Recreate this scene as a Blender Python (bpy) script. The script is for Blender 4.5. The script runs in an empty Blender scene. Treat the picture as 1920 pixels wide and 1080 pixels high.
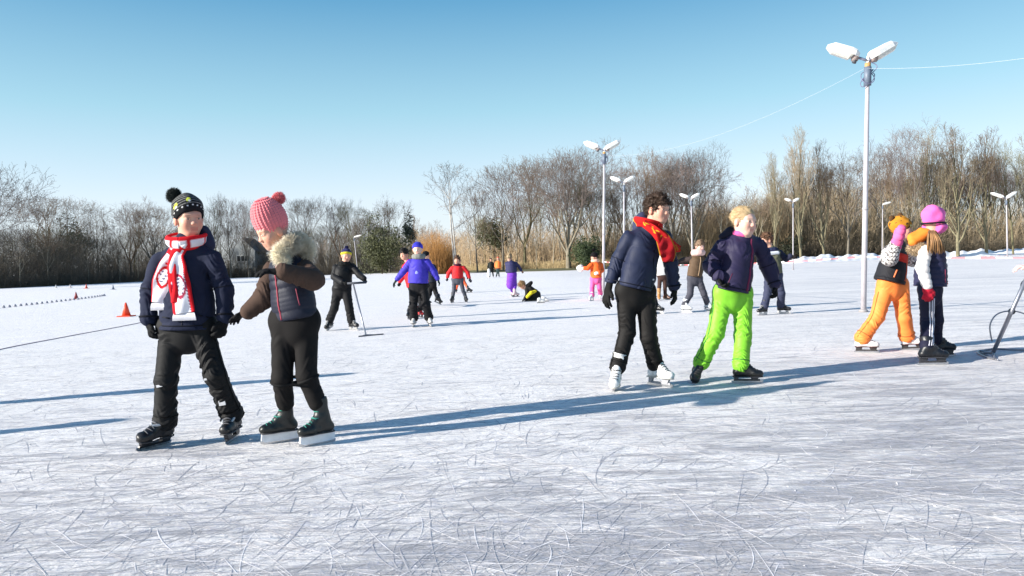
import bpy, math, random
import numpy as np
from mathutils import Vector, Matrix

# ------------------------------------------------------------------ camera
S = bpy.context.scene
CAM_H, FPX, W0, H0 = 1.05, 1400.0, 1920.0, 1080.0
ROLL = math.radians(1.9)
PITCH = math.atan((540 - 495) / FPX)          # camera looks slightly down
_f = np.array([0, math.cos(PITCH), -math.sin(PITCH)])
_u0 = np.array([0, math.sin(PITCH), math.cos(PITCH)])
_x = np.array([1.0, 0, 0])
_r = _x * math.cos(ROLL) - _u0 * math.sin(ROLL)
_u = _u0 * math.cos(ROLL) + _x * math.sin(ROLL)
CPOS = np.array([0, 0, CAM_H])
cam_d = bpy.data.cameras.new('camera')
cam_d.sensor_width = 36.0
cam_d.lens = FPX / W0 * 36.0
cam_d.clip_end = 3000
cam = bpy.data.objects.new('camera', cam_d)
S.collection.objects.link(cam)
cam.matrix_world = Matrix(((_r[0], _u[0], -_f[0], 0), (_r[1], _u[1], -_f[1], 0),
                           (_r[2], _u[2], -_f[2], CAM_H), (0, 0, 0, 1)))
S.camera = cam

# ------------------------------------------------------------------ light
SUN_EL, SUN_AZ = math.radians(19.5), math.radians(21.5)   # light travels toward +X, a bit +Y
sd = Vector((math.cos(SUN_EL) * math.cos(SUN_AZ), math.cos(SUN_EL) * math.sin(SUN_AZ), -math.sin(SUN_EL)))
sun_d = bpy.data.lights.new('sun', 'SUN')
sun_d.energy = 5.0
sun_d.angle = math.radians(0.5)
sun_d.color = (1.0, 0.955, 0.88)
sun = bpy.data.objects.new('sun', sun_d)
sun.rotation_euler = sd.to_track_quat('-Z', 'Y').to_euler()
sun.location = (-20, -10, 20)
S.collection.objects.link(sun)

wd = bpy.data.worlds.new('World')
S.world = wd
wd.use_nodes = True
nt = wd.node_tree
bg = nt.nodes['Background']
sky = nt.nodes.new('ShaderNodeTexSky')
sky.sky_type = 'NISHITA'
sky.sun_disc = False
sky.sun_elevation = SUN_EL
sky.sun_rotation = math.atan2(-sd.x, -sd.y)
sky.air_density = 1.0
sky.dust_density = 0.7
sky.ozone_density = 1.6
hs = nt.nodes.new('ShaderNodeHueSaturation')
hs.inputs['Hue'].default_value = 0.495
hs.inputs['Saturation'].default_value = 1.1
hs.inputs['Value'].default_value = 1.12
nt.links.new(sky.outputs[0], hs.inputs['Color'])
tcw = nt.nodes.new('ShaderNodeTexCoord'); spw = nt.nodes.new('ShaderNodeSeparateXYZ')
nt.links.new(tcw.outputs['Generated'], spw.inputs[0])
rmp = nt.nodes.new('ShaderNodeValToRGB'); nt.links.new(spw.outputs[2], rmp.inputs[0])
SKY = [(0.0, (4.2, 4.5, 5.0)), (.09, (3.75, 4.3, 4.95)), (.20, (1.95, 3.4, 4.05)), (.33, (.55, 1.85, 3.05)), (.6, (.35, 1.2, 2.6)), (1.0, (.2, .7, 1.9))]
while len(rmp.color_ramp.elements) < len(SKY): rmp.color_ramp.elements.new(.5)
for e_, (p_, c_) in zip(rmp.color_ramp.elements, SKY): e_.position = p_; e_.color = (c_[0] / 6, c_[1] / 6, c_[2] / 6, 1)
scl = nt.nodes.new('ShaderNodeVectorMath'); scl.operation = 'SCALE'; scl.inputs['Scale'].default_value = 6.0
nt.links.new(rmp.outputs[0], scl.inputs[0])
mxw = nt.nodes.new('ShaderNodeMix'); mxw.data_type = 'RGBA'; mxw.inputs[0].default_value = 0.78
nt.links.new(hs.outputs[0], mxw.inputs[6]); nt.links.new(scl.outputs[0], mxw.inputs[7])
nt.links.new(mxw.outputs[2], bg.inputs['Color'])
bg.inputs['Strength'].default_value = 0.11
S.view_settings.view_transform = 'Standard'
S.view_settings.look = 'None'
S.view_settings.gamma = 1.0
S.view_settings.exposure = 0.93
S.cycles.max_bounces = 6
S.cycles.transparent_max_bounces = 8

# ------------------------------------------------------------------ helpers
def ray(px, py):
    return _f * FPX + _r * (px - W0 / 2) + _u * (H0 / 2 - py)
def P(px, py, D):
    """point seen at source pixel (px, py) at world depth Y = D"""
    d = ray(px, py)
    return CPOS + d * (D / d[1])
def G(px, py, z=0.0):
    d = ray(px, py)
    return CPOS + d * ((CAM_H - z) / -d[2])
def horizon(px):
    return 540 + (_f[2] * FPX + _r[2] * (px - 960)) / _u[2]
def nrm(v):
    v = np.asarray(v, float)
    return v / (np.linalg.norm(v) + 1e-9)
def hdg(a, p=0.0):
    a, p = math.radians(a), math.radians(p)
    return np.array([math.cos(a) * math.cos(p), math.sin(a) * math.cos(p), -math.sin(p)])
A = lambda *v: np.array(v, float)

def smooth(me):
    me.polygons.foreach_set('use_smooth', np.ones(len(me.polygons), dtype=bool))

def raw_mesh(name, V, Fq, mats, cols=None, shade=True, mat_idx=None):
    """V (n,3); Fq: (m,4) or (m,3) array, or a list of such arrays"""
    me = bpy.data.meshes.new(name)
    V = np.asarray(V, np.float32)
    blocks = [np.asarray(b, np.int32) for b in (Fq if isinstance(Fq, list) else [Fq]) if len(b)]
    me.vertices.add(len(V))
    me.vertices.foreach_set('co', V.ravel())
    loops = np.concatenate([b.ravel() for b in blocks])
    sizes = np.concatenate([np.full(len(b), b.shape[1], np.int32) for b in blocks])
    starts = np.concatenate([[0], np.cumsum(sizes)[:-1]]).astype(np.int32)
    me.loops.add(len(loops))
    me.loops.foreach_set('vertex_index', loops)
    me.polygons.add(len(sizes))
    me.polygons.foreach_set('loop_start', starts)
    me.polygons.foreach_set('loop_total', sizes)
    for m in (mats if isinstance(mats, (list, tuple)) else [mats]):
        me.materials.append(m)
    if mat_idx is not None:
        me.polygons.foreach_set('material_index', np.asarray(mat_idx, np.int32))
    me.update(calc_edges=True)
    if cols is not None:
        ca = me.color_attributes.new('Col', 'FLOAT_COLOR', 'POINT')
        c4 = np.ones((len(V), 4), np.float32)
        c4[:, :3] = cols
        ca.data.foreach_set('color', c4.ravel())
    me.polygons.foreach_set('use_smooth', np.full(len(me.polygons), bool(shade)))
    return me

def root_of(o):
    while o.parent: o = o.parent
    return o
def add(name, me, parent=None, loc=None):
    """link a mesh (vertices in world space) under parent; local origin = top root's location"""
    o = bpy.data.objects.new(name, me)
    S.collection.objects.link(o)
    if parent is not None:
        base = root_of(parent).location
        me.transform(Matrix.Translation(-base))
        o.parent = parent
    elif loc is not None:
        me.transform(Matrix.Translation(-Vector(loc)))
        o.location = loc
    return o
def thing(name, label, cat, loc, group=None):
    o = bpy.data.objects.new(name, None)
    o.empty_display_size = 0.1
    S.collection.objects.link(o)
    o.location = Vector([float(v) for v in loc])
    o['label'] = label; o['category'] = cat
    if group: o['group'] = group
    return o
def tag(o, label=None, cat=None, group=None, kind=None):
    if label: o['label'] = label
    if cat: o['category'] = cat
    if group: o['group'] = group
    if kind: o['kind'] = kind
    return o

class MB:
    """collects plain shapes into one mesh (world space)"""
    def __init__(s): s.v, s.q, s.t, s.n, s.c = [], [], [], 0, []
    def put(s, V, Q=None, T=None, col=None):
        V = np.asarray(V, float)
        if Q is not None and len(Q): s.q.append(np.asarray(Q) + s.n)
        if T is not None and len(T): s.t.append(np.asarray(T) + s.n)
        s.v.append(V); s.n += len(V)
        s.c.append(np.tile(col if col is not None else (1, 1, 1), (len(V), 1)))
        return s
    def tube(s, pts, r, sides=8, caps=True, col=None, flat=None):
        pts = np.asarray(pts, float); n = len(pts)
        rr = np.full(n, r, float) if np.isscalar(r) else np.asarray(r, float)
        tan = np.gradient(pts, axis=0)
        tan /= np.linalg.norm(tan, axis=1)[:, None] + 1e-9
        ref = A(0, 0, 1) if abs(tan[0][2]) < 0.9 else A(1, 0, 0)
        a = nrm(np.cross(ref, tan[0])); V = []
        for i in range(n):
            a = nrm(a - tan[i] * np.dot(a, tan[i])); b = np.cross(tan[i], a)
            th = np.linspace(0, 2 * math.pi, sides, endpoint=False)
            V.append(pts[i] + rr[i] * (np.outer(np.cos(th), a) + np.outer(np.sin(th), b)))
        V = np.concatenate(V)
        if flat is not None:
            fd, fk = flat
            ctr = np.repeat(pts, sides, axis=0); q = V - ctr
            V = ctr + q - np.outer(q @ fd, fd) * (1 - fk)
        i, j = np.meshgrid(np.arange(n - 1), np.arange(sides), indexing='ij')
        j2 = (j + 1) % sides
        Q = np.stack([i * sides + j, i * sides + j2, (i + 1) * sides + j2, (i + 1) * sides + j], -1).reshape(-1, 4)
        T = []
        if caps:
            V = np.vstack([V, pts[0], pts[-1]]); m = n * sides
            for k in range(sides):
                T.append((m, (k + 1) % sides, k)); T.append((m + 1, (n - 1) * sides + k, (n - 1) * sides + (k + 1) % sides))
        return s.put(V, Q, T, col)
    def box(s, c, X, Y, Z, col=None):
        """centre and three half-axis vectors"""
        c, X, Y, Z = map(np.asarray, (c, X, Y, Z))
        V = [c + a * X + b * Y + d * Z for a in (-1, 1) for b in (-1, 1) for d in (-1, 1)]
        Q = [(0, 1, 3, 2), (4, 6, 7, 5), (0, 4, 5, 1), (2, 3, 7, 6), (0, 2, 6, 4), (1, 5, 7, 3)]
        return s.put(V, Q, None, col)
    def prism(s, poly, o, X, Y, N, th, col=None):
        """polygon (list of (a,b)) in plane X,Y at o, extruded +-th/2 along N; convex-ish (fan)"""
        n = len(poly); o = np.asarray(o, float)
        base = [o + a * X + b * Y for a, b in poly]
        c = np.mean(base, axis=0)
        V = [p - N * th / 2 for p in base] + [p + N * th / 2 for p in base] + [c - N * th / 2, c + N * th / 2]
        Q = [(k, (k + 1) % n, n + (k + 1) % n, n + k) for k in range(n)]
        T = [(2 * n, (k + 1) % n, k) for k in range(n)] + [(2 * n + 1, n + k, n + (k + 1) % n) for k in range(n)]
        return s.put(V, Q, T, col)
    def sphere(s, c, r, u=14, v=9, axes=None, col=None):
        r = np.ones(3) * r
        ax = np.eye(3) if axes is None else np.asarray(axes)
        V = [A(0, 0, 1)]
        for i in range(1, v):
            ph = math.pi * i / v
            for k in range(u):
                t = 2 * math.pi * k / u
                V.append(A(math.sin(ph) * math.cos(t), math.sin(ph) * math.sin(t), math.cos(ph)))
        V.append(A(0, 0, -1)); V = np.array(V) * r
        Q = [(1 + (i * u) + k, 1 + (i + 1) * u + k, 1 + (i + 1) * u + (k + 1) % u, 1 + i * u + (k + 1) % u)
             for i in range(v - 2) for k in range(u)]
        m = len(V) - 1
        T = [(0, 1 + k, 1 + (k + 1) % u) for k in range(u)] + [(m, m - u + (k + 1) % u, m - u + k) for k in range(u)]
        return s.put(V @ ax + np.asarray(c), Q, T, col)
    def build(s, name, mat, parent=None, shade=True, cols=False, loc=None):
        V = np.concatenate(s.v); bl = []
        if s.q: bl.append(np.concatenate(s.q))
        if s.t: bl.append(np.concatenate(s.t))
        me = raw_mesh(name, V, bl, mat, np.concatenate(s.c) if cols else None, shade)
        return add(name, me, parent, loc)

# ------------------------------------------------------------------ materials
_mc = {}
def bsdf_mat(name):
    m = bpy.data.materials.new(name); m.use_nodes = True
    return m, m.node_tree, m.node_tree.nodes['Principled BSDF']
def fabric(color, rough=0.85, bump=0.25, scale=260.0, var=0.16, sheen=0.0, spec=0.25, attr=False, key=None):
    k = (tuple(color) if color is not None else 0, rough, bump, scale, var, sheen, spec, attr, key)
    if k in _mc: return _mc[k]
    m, t, b = bsdf_mat(key or 'fabric')
    tc = t.nodes.new('ShaderNodeTexCoord')
    n1 = t.nodes.new('ShaderNodeTexNoise'); n1.inputs['Scale'].default_value = scale; n1.inputs['Detail'].default_value = 3
    n2 = t.nodes.new('ShaderNodeTexNoise'); n2.inputs['Scale'].default_value = 9; n2.inputs['Detail'].default_value = 5
    t.links.new(tc.outputs['Object'], n1.inputs[0]); t.links.new(tc.outputs['Object'], n2.inputs[0])
    mr = t.nodes.new('ShaderNodeMapRange'); mr.inputs['From Min'].default_value = 0.3; mr.inputs['From Max'].default_value = 0.7
    mr.inputs['To Min'].default_value = 1 - var; mr.inputs['To Max'].default_value = 1 + var
    t.links.new(n2.outputs[0], mr.inputs[0])
    mx = t.nodes.new('ShaderNodeVectorMath'); mx.operation = 'SCALE'
    if attr:
        at = t.nodes.new('ShaderNodeVertexColor'); at.layer_name = 'Col'
        t.links.new(at.outputs[0], mx.inputs[0])
    else:
        mx.inputs[0].default_value = tuple(c * (.55 if max(color[:3]) < .03 else 1) for c in color[:3])
    t.links.new(mr.outputs[0], mx.inputs['Scale'])
    t.links.new(mx.outputs[0], b.inputs['Base Color'])
    b.inputs['Roughness'].default_value = rough
    b.inputs['Specular IOR Level'].default_value = spec * .7
    b.inputs['Sheen Weight'].default_value = sheen * .3 if (color is not None and max(color) > .1) else 0
    b.inputs['Sheen Roughness'].default_value = 0.5
    bp = t.nodes.new('ShaderNodeBump'); bp.inputs['Strength'].default_value = bump; bp.inputs['Distance'].default_value = 0.004
    t.links.new(n1.outputs[0], bp.inputs['Height']); t.links.new(bp.outputs[0], b.inputs['Normal'])
    _mc[k] = m
    return m
def plain(name, color, rough=0.5, metal=0.0, spec=0.5, var=0.1, scale=20, bump=0.0):
    k = (name, tuple(color), rough, metal)
    if k in _mc: return _mc[k]
    m, t, b = bsdf_mat(name)
    tc = t.nodes.new('ShaderNodeTexCoord')
    n = t.nodes.new('ShaderNodeTexNoise'); n.inputs['Scale'].default_value = scale; n.inputs['Detail'].default_value = 6
    t.links.new(tc.outputs['Object'], n.inputs[0])
    r = t.nodes.new('ShaderNodeMapRange'); r.inputs['From Min'].default_value = 0.3; r.inputs['From Max'].default_value = 0.7
    r.inputs['To Min'].default_value = 1 - var; r.inputs['To Max'].default_value = 1 + var
    t.links.new(n.outputs[0], r.inputs[0])
    mx = t.nodes.new('ShaderNodeVectorMath'); mx.operation = 'SCALE'; mx.inputs[0].default_value = tuple(c * (.6 if max(color[:3]) < .03 else 1) for c in color[:3])
    t.links.new(r.outputs[0], mx.inputs['Scale']); t.links.new(mx.outputs[0], b.inputs['Base Color'])
    b.inputs['Roughness'].default_value = rough; b.inputs['Metallic'].default_value = metal
    b.inputs['Specular IOR Level'].default_value = spec
    if bump:
        bp = t.nodes.new('ShaderNodeBump'); bp.inputs['Strength'].default_value = bump; bp.inputs['Distance'].default_value = 0.02
        t.links.new(n.outputs[0], bp.inputs['Height']); t.links.new(bp.outputs[0], b.inputs['Normal'])
    _mc[k] = m
    return m
def skin_mat():
    if 'skin' in _mc: return _mc['skin']
    m, t, b = bsdf_mat('skin')
    at = t.nodes.new('ShaderNodeVertexColor'); at.layer_name = 'Col'
    t.links.new(at.outputs[0], b.inputs['Base Color'])
    b.inputs['Roughness'].default_value = 0.55
    b.inputs['Specular IOR Level'].default_value = 0.35
    b.inputs['Subsurface Weight'].default_value = 0.15
    b.inputs['Subsurface Radius'].default_value = (0.01, 0.004, 0.002)
    b.inputs['Subsurface Scale'].default_value = 0.5
    _mc['skin'] = m
    return m
STEEL = lambda: plain('steel', (0.55, 0.56, 0.58), 0.25, 1.0)

# ------------------------------------------------------------------ distance fields
def smin(a, b, k):
    h = np.clip(0.5 + 0.5 * (b - a) / k, 0, 1)
    return b + (a - b) * h - k * h * (1 - h)
class Field:
    def __init__(s): s.p = []; s.lo = np.full(3, 1e9); s.hi = np.full(3, -1e9)
    def _b(s, p, r):
        s.lo = np.minimum(s.lo, np.asarray(p) - r); s.hi = np.maximum(s.hi, np.asarray(p) + r)
    def rc(s, a, b, r1, r2, k=0.02, flat=None, folds=None, puff=None, op='u', tag=None):
        a, b = np.asarray(a, float), np.asarray(b, float)
        if op == 'u': s._b(a, r1 + .02); s._b(b, r2 + .02)
        s.p.append(('rc', op, k, a, b, r1, r2, flat, folds, puff)); return s
    def chain(s, pts, rs, **kw):
        for i in range(len(pts) - 1): s.rc(pts[i], pts[i + 1], rs[i], rs[i + 1], **kw)
        return s
    def el(s, c, axes, rad, k=0.02, op='u', ribs=None):
        c = np.asarray(c, float)
        if op == 'u': s._b(c, max(rad) + .015)
        s.p.append(('el', op, k, c, np.asarray(axes, float), np.asarray(rad, float), ribs)); return s
    def cut(s, p, n, k=0.004):
        """keep the side where n.(x-p) < 0"""
        s.p.append(('cut', 'c', k, np.asarray(p, float), nrm(n))); return s
    def noise(s, amp, f, seed=0):
        s.p.append(('nz', 'n', 0, amp, f, seed)); return s
    def ev(s, x, y, z):
        d = None
        for q in s.p:
            t, op, k = q[:3]
            if t == 'rc':
                a, b, r1, r2, flat, folds, puff = q[3:]
                ab = b - a; L2 = float(ab @ ab) + 1e-9; L = math.sqrt(L2)
                dx, dy, dz = x - a[0], y - a[1], z - a[2]
                tt = (dx * ab[0] + dy * ab[1] + dz * ab[2]) / L2
                tc = np.clip(tt, 0, 1)
                qx, qy, qz = dx - tc * ab[0], dy - tc * ab[1], dz - tc * ab[2]
                if flat is not None:
                    n, kk = flat
                    m = (qx * n[0] + qy * n[1] + qz * n[2]) * (1.0 / kk - 1)
                    qx, qy, qz = qx + m * n[0], qy + m * n[1], qz + m * n[2]
                v = np.sqrt(qx * qx + qy * qy + qz * qz) - (r1 + (r2 - r1) * tc)
                if flat is not None: v = v * min(1.0, flat[1] + .15)
                if folds is not None:
                    amp, per, sd_ = folds
                    sl = tt * L
                    wv = 1.9 * np.sin(x * 33 + y * 17 + sd_) + 1.5 * np.sin(z * 13 - x * 27 + sd_ * 2.1) + 1.2 * np.sin(y * 39 + z * 8 + sd_)
                    ph = sl * (2 * math.pi / per) + wv
                    g = np.sin(ph) * 0.55 + 0.45 * np.sin(ph * 1.7 + 1.4 * wv + 2 * np.sin(x * 51 - y * 44))
                    mod = np.clip(0.45 + 0.75 * np.sin(x * 23 + y * 31 + z * 11 + sd_ * 3 + np.sin(z * 19)), .08, 1)
                    v = v - amp * g * mod
                if puff is not None:
                    amp, per = puff
                    sl = tt * L
                    g = np.abs(np.sin(sl * math.pi / per + 0.25 * np.sin(x * 19 + y * 23))) ** 0.55
                    v = v - amp * (g - 0.75) - amp * 0.25 * np.sin(x * 47 + z * 31) * np.sin(y * 53 + z * 11)
            elif t == 'el':
                c, ax, rad, ribs = q[3:]
                dx, dy, dz = x - c[0], y - c[1], z - c[2]
                l = [(dx * ax[i][0] + dy * ax[i][1] + dz * ax[i][2]) for i in range(3)]
                v = np.sqrt((l[0] / rad[0]) ** 2 + (l[1] / rad[1]) ** 2 + (l[2] / rad[2]) ** 2)
                v = (v - 1) * min(rad)
                if ribs is not None:
                    amp, n, lumps = ribs
                    th = np.arctan2(l[1], l[0])
                    v = v - amp * np.cos(n * th) * (0.7 + 0.3 * np.sin(l[2] * lumps))
                    if lumps: v = v - amp * .35 * np.sin(l[2] * lumps)
            elif t == 'cut':
                p0, n = q[3:]
                v = (x - p0[0]) * n[0] + (y - p0[1]) * n[1] + (z - p0[2]) * n[2]
            else:
                amp, f, sd_ = q[3:]
                g = (np.sin(x * f + 1.3 * np.sin(y * f * .8 + sd_)) * np.sin(y * f * 1.1 + 1.1 * np.sin(z * f * .9)) +
                     np.sin(z * f * 1.2 + 1.2 * np.sin(x * f * .7 + sd_ * 2)))
                d = d - amp * g
                continue
            if d is None: d = v + 0 * (x + y + z); continue
            if op == 'u': d = smin(d, v, k)
            elif op == 's': d = -smin(-d, v, k)
            else: d = -smin(-d, -v, k)
        return d
    def at(s, p): return float(s.ev(np.float64(p[0]), np.float64(p[1]), np.float64(p[2])))
    def surf(s, o, d, far=0.5):
        """outermost surface point from inside o along d"""
        d = nrm(d); last = 0
        ts = np.linspace(0, far, 160); pts = np.asarray(o) + np.outer(ts, d)
        v = s.ev(pts[:, 0], pts[:, 1], pts[:, 2]); ins = np.where(v < 0)[0]
        return pts[ins[-1]] if len(ins) else np.asarray(o, float)
    def mesh(s, h):
        lo = s.lo - 2 * h; hi = s.hi + 2 * h
        n = np.ceil((hi - lo) / h).astype(int) + 1
        xs = [(lo[i] + h * np.arange(n[i])).astype(np.float32) for i in range(3)]
        F = s.ev(xs[0][:, None, None], xs[1][None, :, None], xs[2][None, None, :])
        return surface_nets(F, lo, h)
def surface_nets(F, lo, h):
    ins = F < 0
    s0 = ins[:-1, :-1, :-1]; cnt = np.zeros(s0.shape, np.int8)
    offs = [(i, j, k) for i in (0, 1) for j in (0, 1) for k in (0, 1)]
    sh = F.shape
    def sub(Ar, o): return Ar[o[0]:sh[0] - 1 + o[0], o[1]:sh[1] - 1 + o[1], o[2]:sh[2] - 1 + o[2]]
    for o in offs: cnt += sub(ins, o).astype(np.int8)
    act = (cnt > 0) & (cnt < 8)
    I, J, K = np.nonzero(act)
    idx = np.full(s0.shape, -1, np.int64); idx[I, J, K] = np.arange(len(I))
    c = {o: F[I + o[0], J + o[1], K + o[2]] for o in offs}
    pos = np.zeros((len(I), 3)); num = np.zeros(len(I))
    for a in offs:
        for ax in range(3):
            if a[ax]: continue
            b = list(a); b[ax] = 1; b = tuple(b)
            m = (c[a] < 0) != (c[b] < 0)
            t = c[a][m] / (c[a][m] - c[b][m])
            p = np.tile(np.array(a, float), (m.sum(), 1)); p[:, ax] += t
            pos[m] += p; num[m] += 1
    V = (pos / num[:, None] + np.stack([I, J, K], 1)) * h + lo
    faces = []
    for ax in range(3):
        sl1 = [slice(None)] * 3; sl2 = [slice(None)] * 3
        sl1[ax] = slice(0, -1); sl2[ax] = slice(1, None)
        A1 = ins[tuple(sl1)]; A2 = ins[tuple(sl2)]
        i, j, k = np.nonzero(A1 != A2)
        fl = A1[i, j, k]
        e = [i, j, k]; u, w = (ax + 1) % 3, (ax + 2) % 3
        ok = (e[u] >= 1) & (e[w] >= 1) & (e[u] < sh[u] - 1) & (e[w] < sh[w] - 1)
        e = [q[ok] for q in e]; fl = fl[ok]
        def cell(du, dw):
            q = [v.copy() for v in e]; q[u] -= du; q[w] -= dw
            return idx[q[0], q[1], q[2]]
        Q = np.stack([cell(1, 1), cell(0, 1), cell(0, 0), cell(1, 0)], 1)
        Q[~fl] = Q[~fl][:, ::-1]
        faces.append(Q)
    return V, np.concatenate(faces)

def fobj(name, F, h, mat, parent, colf=None, extra=None):
    V, Q = F.mesh(h)
    if len(Q) == 0: return None
    cols = colf(V) if colf else None
    bl = [Q]
    if extra is not None:                    # extra strands (verts, tris)
        EV, ET = extra(V, F) if callable(extra) else extra
        if cols is not None: cols = np.vstack([cols, np.tile(cols.mean(0), (len(EV), 1))])
        bl.append(np.asarray(ET) + len(V)); V = np.vstack([V, EV])
    return add(name, raw_mesh(name, V, bl, mat, cols), parent)

def strands(P0, N, length, width, droop=0.3, seed=0, comb=None):
    """thin 3-sided tapering tufts, curved; returns (V, T)"""
    rg = np.random.default_rng(seed); n = len(P0)
    N = N / (np.linalg.norm(N, axis=1)[:, None] + 1e-9)
    d = N + rg.normal(0, 0.35, (n, 3))
    if comb is not None: d = d * 0.6 + np.asarray(comb)
    d /= np.linalg.norm(d, axis=1)[:, None]
    L = length * rg.uniform(0.6, 1.2, n)[:, None]
    s = np.cross(d, rg.normal(0, 1, (n, 3))); s /= np.linalg.norm(s, axis=1)[:, None] + 1e-9
    s2 = np.cross(d, s)
    mid = P0 + d * L * 0.55; tip = P0 + d * L + np.array([0, 0, -droop]) * L + rg.normal(0, .12, (n, 3)) * L
    w = width
    V = np.stack([P0 + s * w, P0 - s * w * .5 + s2 * w * .8, P0 - s * w * .5 - s2 * w * .8,
                  mid + s * w * .7, mid - s * w * .35 + s2 * w * .55, mid - s * w * .35 - s2 * w * .55, tip], 1).reshape(-1, 3)
    T = []
    for a, b in ((0, 1), (1, 2), (2, 0)):
        T += [(a, b, b + 3), (a, b + 3, a + 3), (a + 3, b + 3, 6)]
    T = np.array(T)
    return V, (T[None] + 7 * np.arange(n)[:, None, None]).reshape(-1, 3)
def fuzz(n, length, width, seed=0, droop=.3, comb=None, keep=None):
    def f(V, F):
        rg = np.random.default_rng(seed)
        ii = rg.integers(0, len(V), n); p = V[ii]
        if keep is not None: p = p[keep(p)]
        e = 0.004
        g = np.stack([F.ev(p[:, 0] + e * (a == 0), p[:, 1] + e * (a == 1), p[:, 2] + e * (a == 2)) for a in range(3)], 1)
        g = g - F.ev(p[:, 0], p[:, 1], p[:, 2])[:, None]
        return strands(p, g, length, width, droop, seed, comb)
    return f
def spline(pts, n):
    pts = np.asarray(pts, float)
    t = np.linspace(0, len(pts) - 1, n); out = []
    for v in t:
        i = min(int(v), len(pts) - 2); f = v - i
        p0 = pts[max(i - 1, 0)]; p1 = pts[i]; p2 = pts[i + 1]; p3 = pts[min(i + 2, len(pts) - 1)]
        out.append(0.5 * (2 * p1 + (p2 - p0) * f + (2 * p0 - 5 * p1 + 4 * p2 - p3) * f * f + (3 * p1 - p0 - 3 * p2 + p3) * f ** 3))
    return np.array(out)
def ribbon(name, path, wdir, width, thick, mat, parent, colf=None, nu=60, nv=16, wave=0.0, fringe=0, widths=None):
    """a cloth band with real thickness; colf(u 0..1, v -1..1) -> rgb"""
    P_ = spline(path, nu); Wd = spline(wdir, nu)
    ww = np.full(nu, width) if widths is None else spline([[w, 0, 0] for w in widths], nu)[:, 0]
    tan = np.gradient(P_, axis=0); tan /= np.linalg.norm(tan, axis=1)[:, None] + 1e-9
    Wd = Wd - tan * np.sum(Wd * tan, 1)[:, None]; Wd /= np.linalg.norm(Wd, axis=1)[:, None] + 1e-9
    N = np.cross(tan, Wd)
    vs = np.linspace(-1, 1, nv); Vt = []; C = []
    for side in (1, -1):
        for i in range(nu):
            u = i / (nu - 1)
            for v in vs:
                wv = wave * math.sin(v * 4.3 + u * 9) + wave * .6 * math.sin(u * 23 + v * 2)
                edge = math.sqrt(max(0, 1 - abs(v) ** 6))
                Vt.append(P_[i] + Wd[i] * v * ww[i] / 2 + N[i] * (wv + side * thick / 2 * (0.25 + .75 * edge)))
                C.append(colf(u, v) if colf else (1, 1, 1))
    M = nu * nv; Q = []
    for i in range(nu - 1):
        for j in range(nv - 1):
            a = i * nv + j
            Q.append((a, a + 1, a + nv + 1, a + nv)); Q.append((M + a, M + a + nv, M + a + nv + 1, M + a + 1))
        for j in (0, nv - 1):
            a = i * nv + j
            Q.append((a, a + nv, M + a + nv, M + a) if j == 0 else (a, M + a, M + a + nv, a + nv))
    for i in (0, nu - 1):
        for j in range(nv - 1):
            a = i * nv + j
            Q.append((a, M + a, M + a + 1, a + 1) if i == 0 else (a, a + 1, M + a + 1, M + a))
    me = raw_mesh(name, Vt, np.array(Q), mat, np.array(C))
    return add(name, me, parent)
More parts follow.
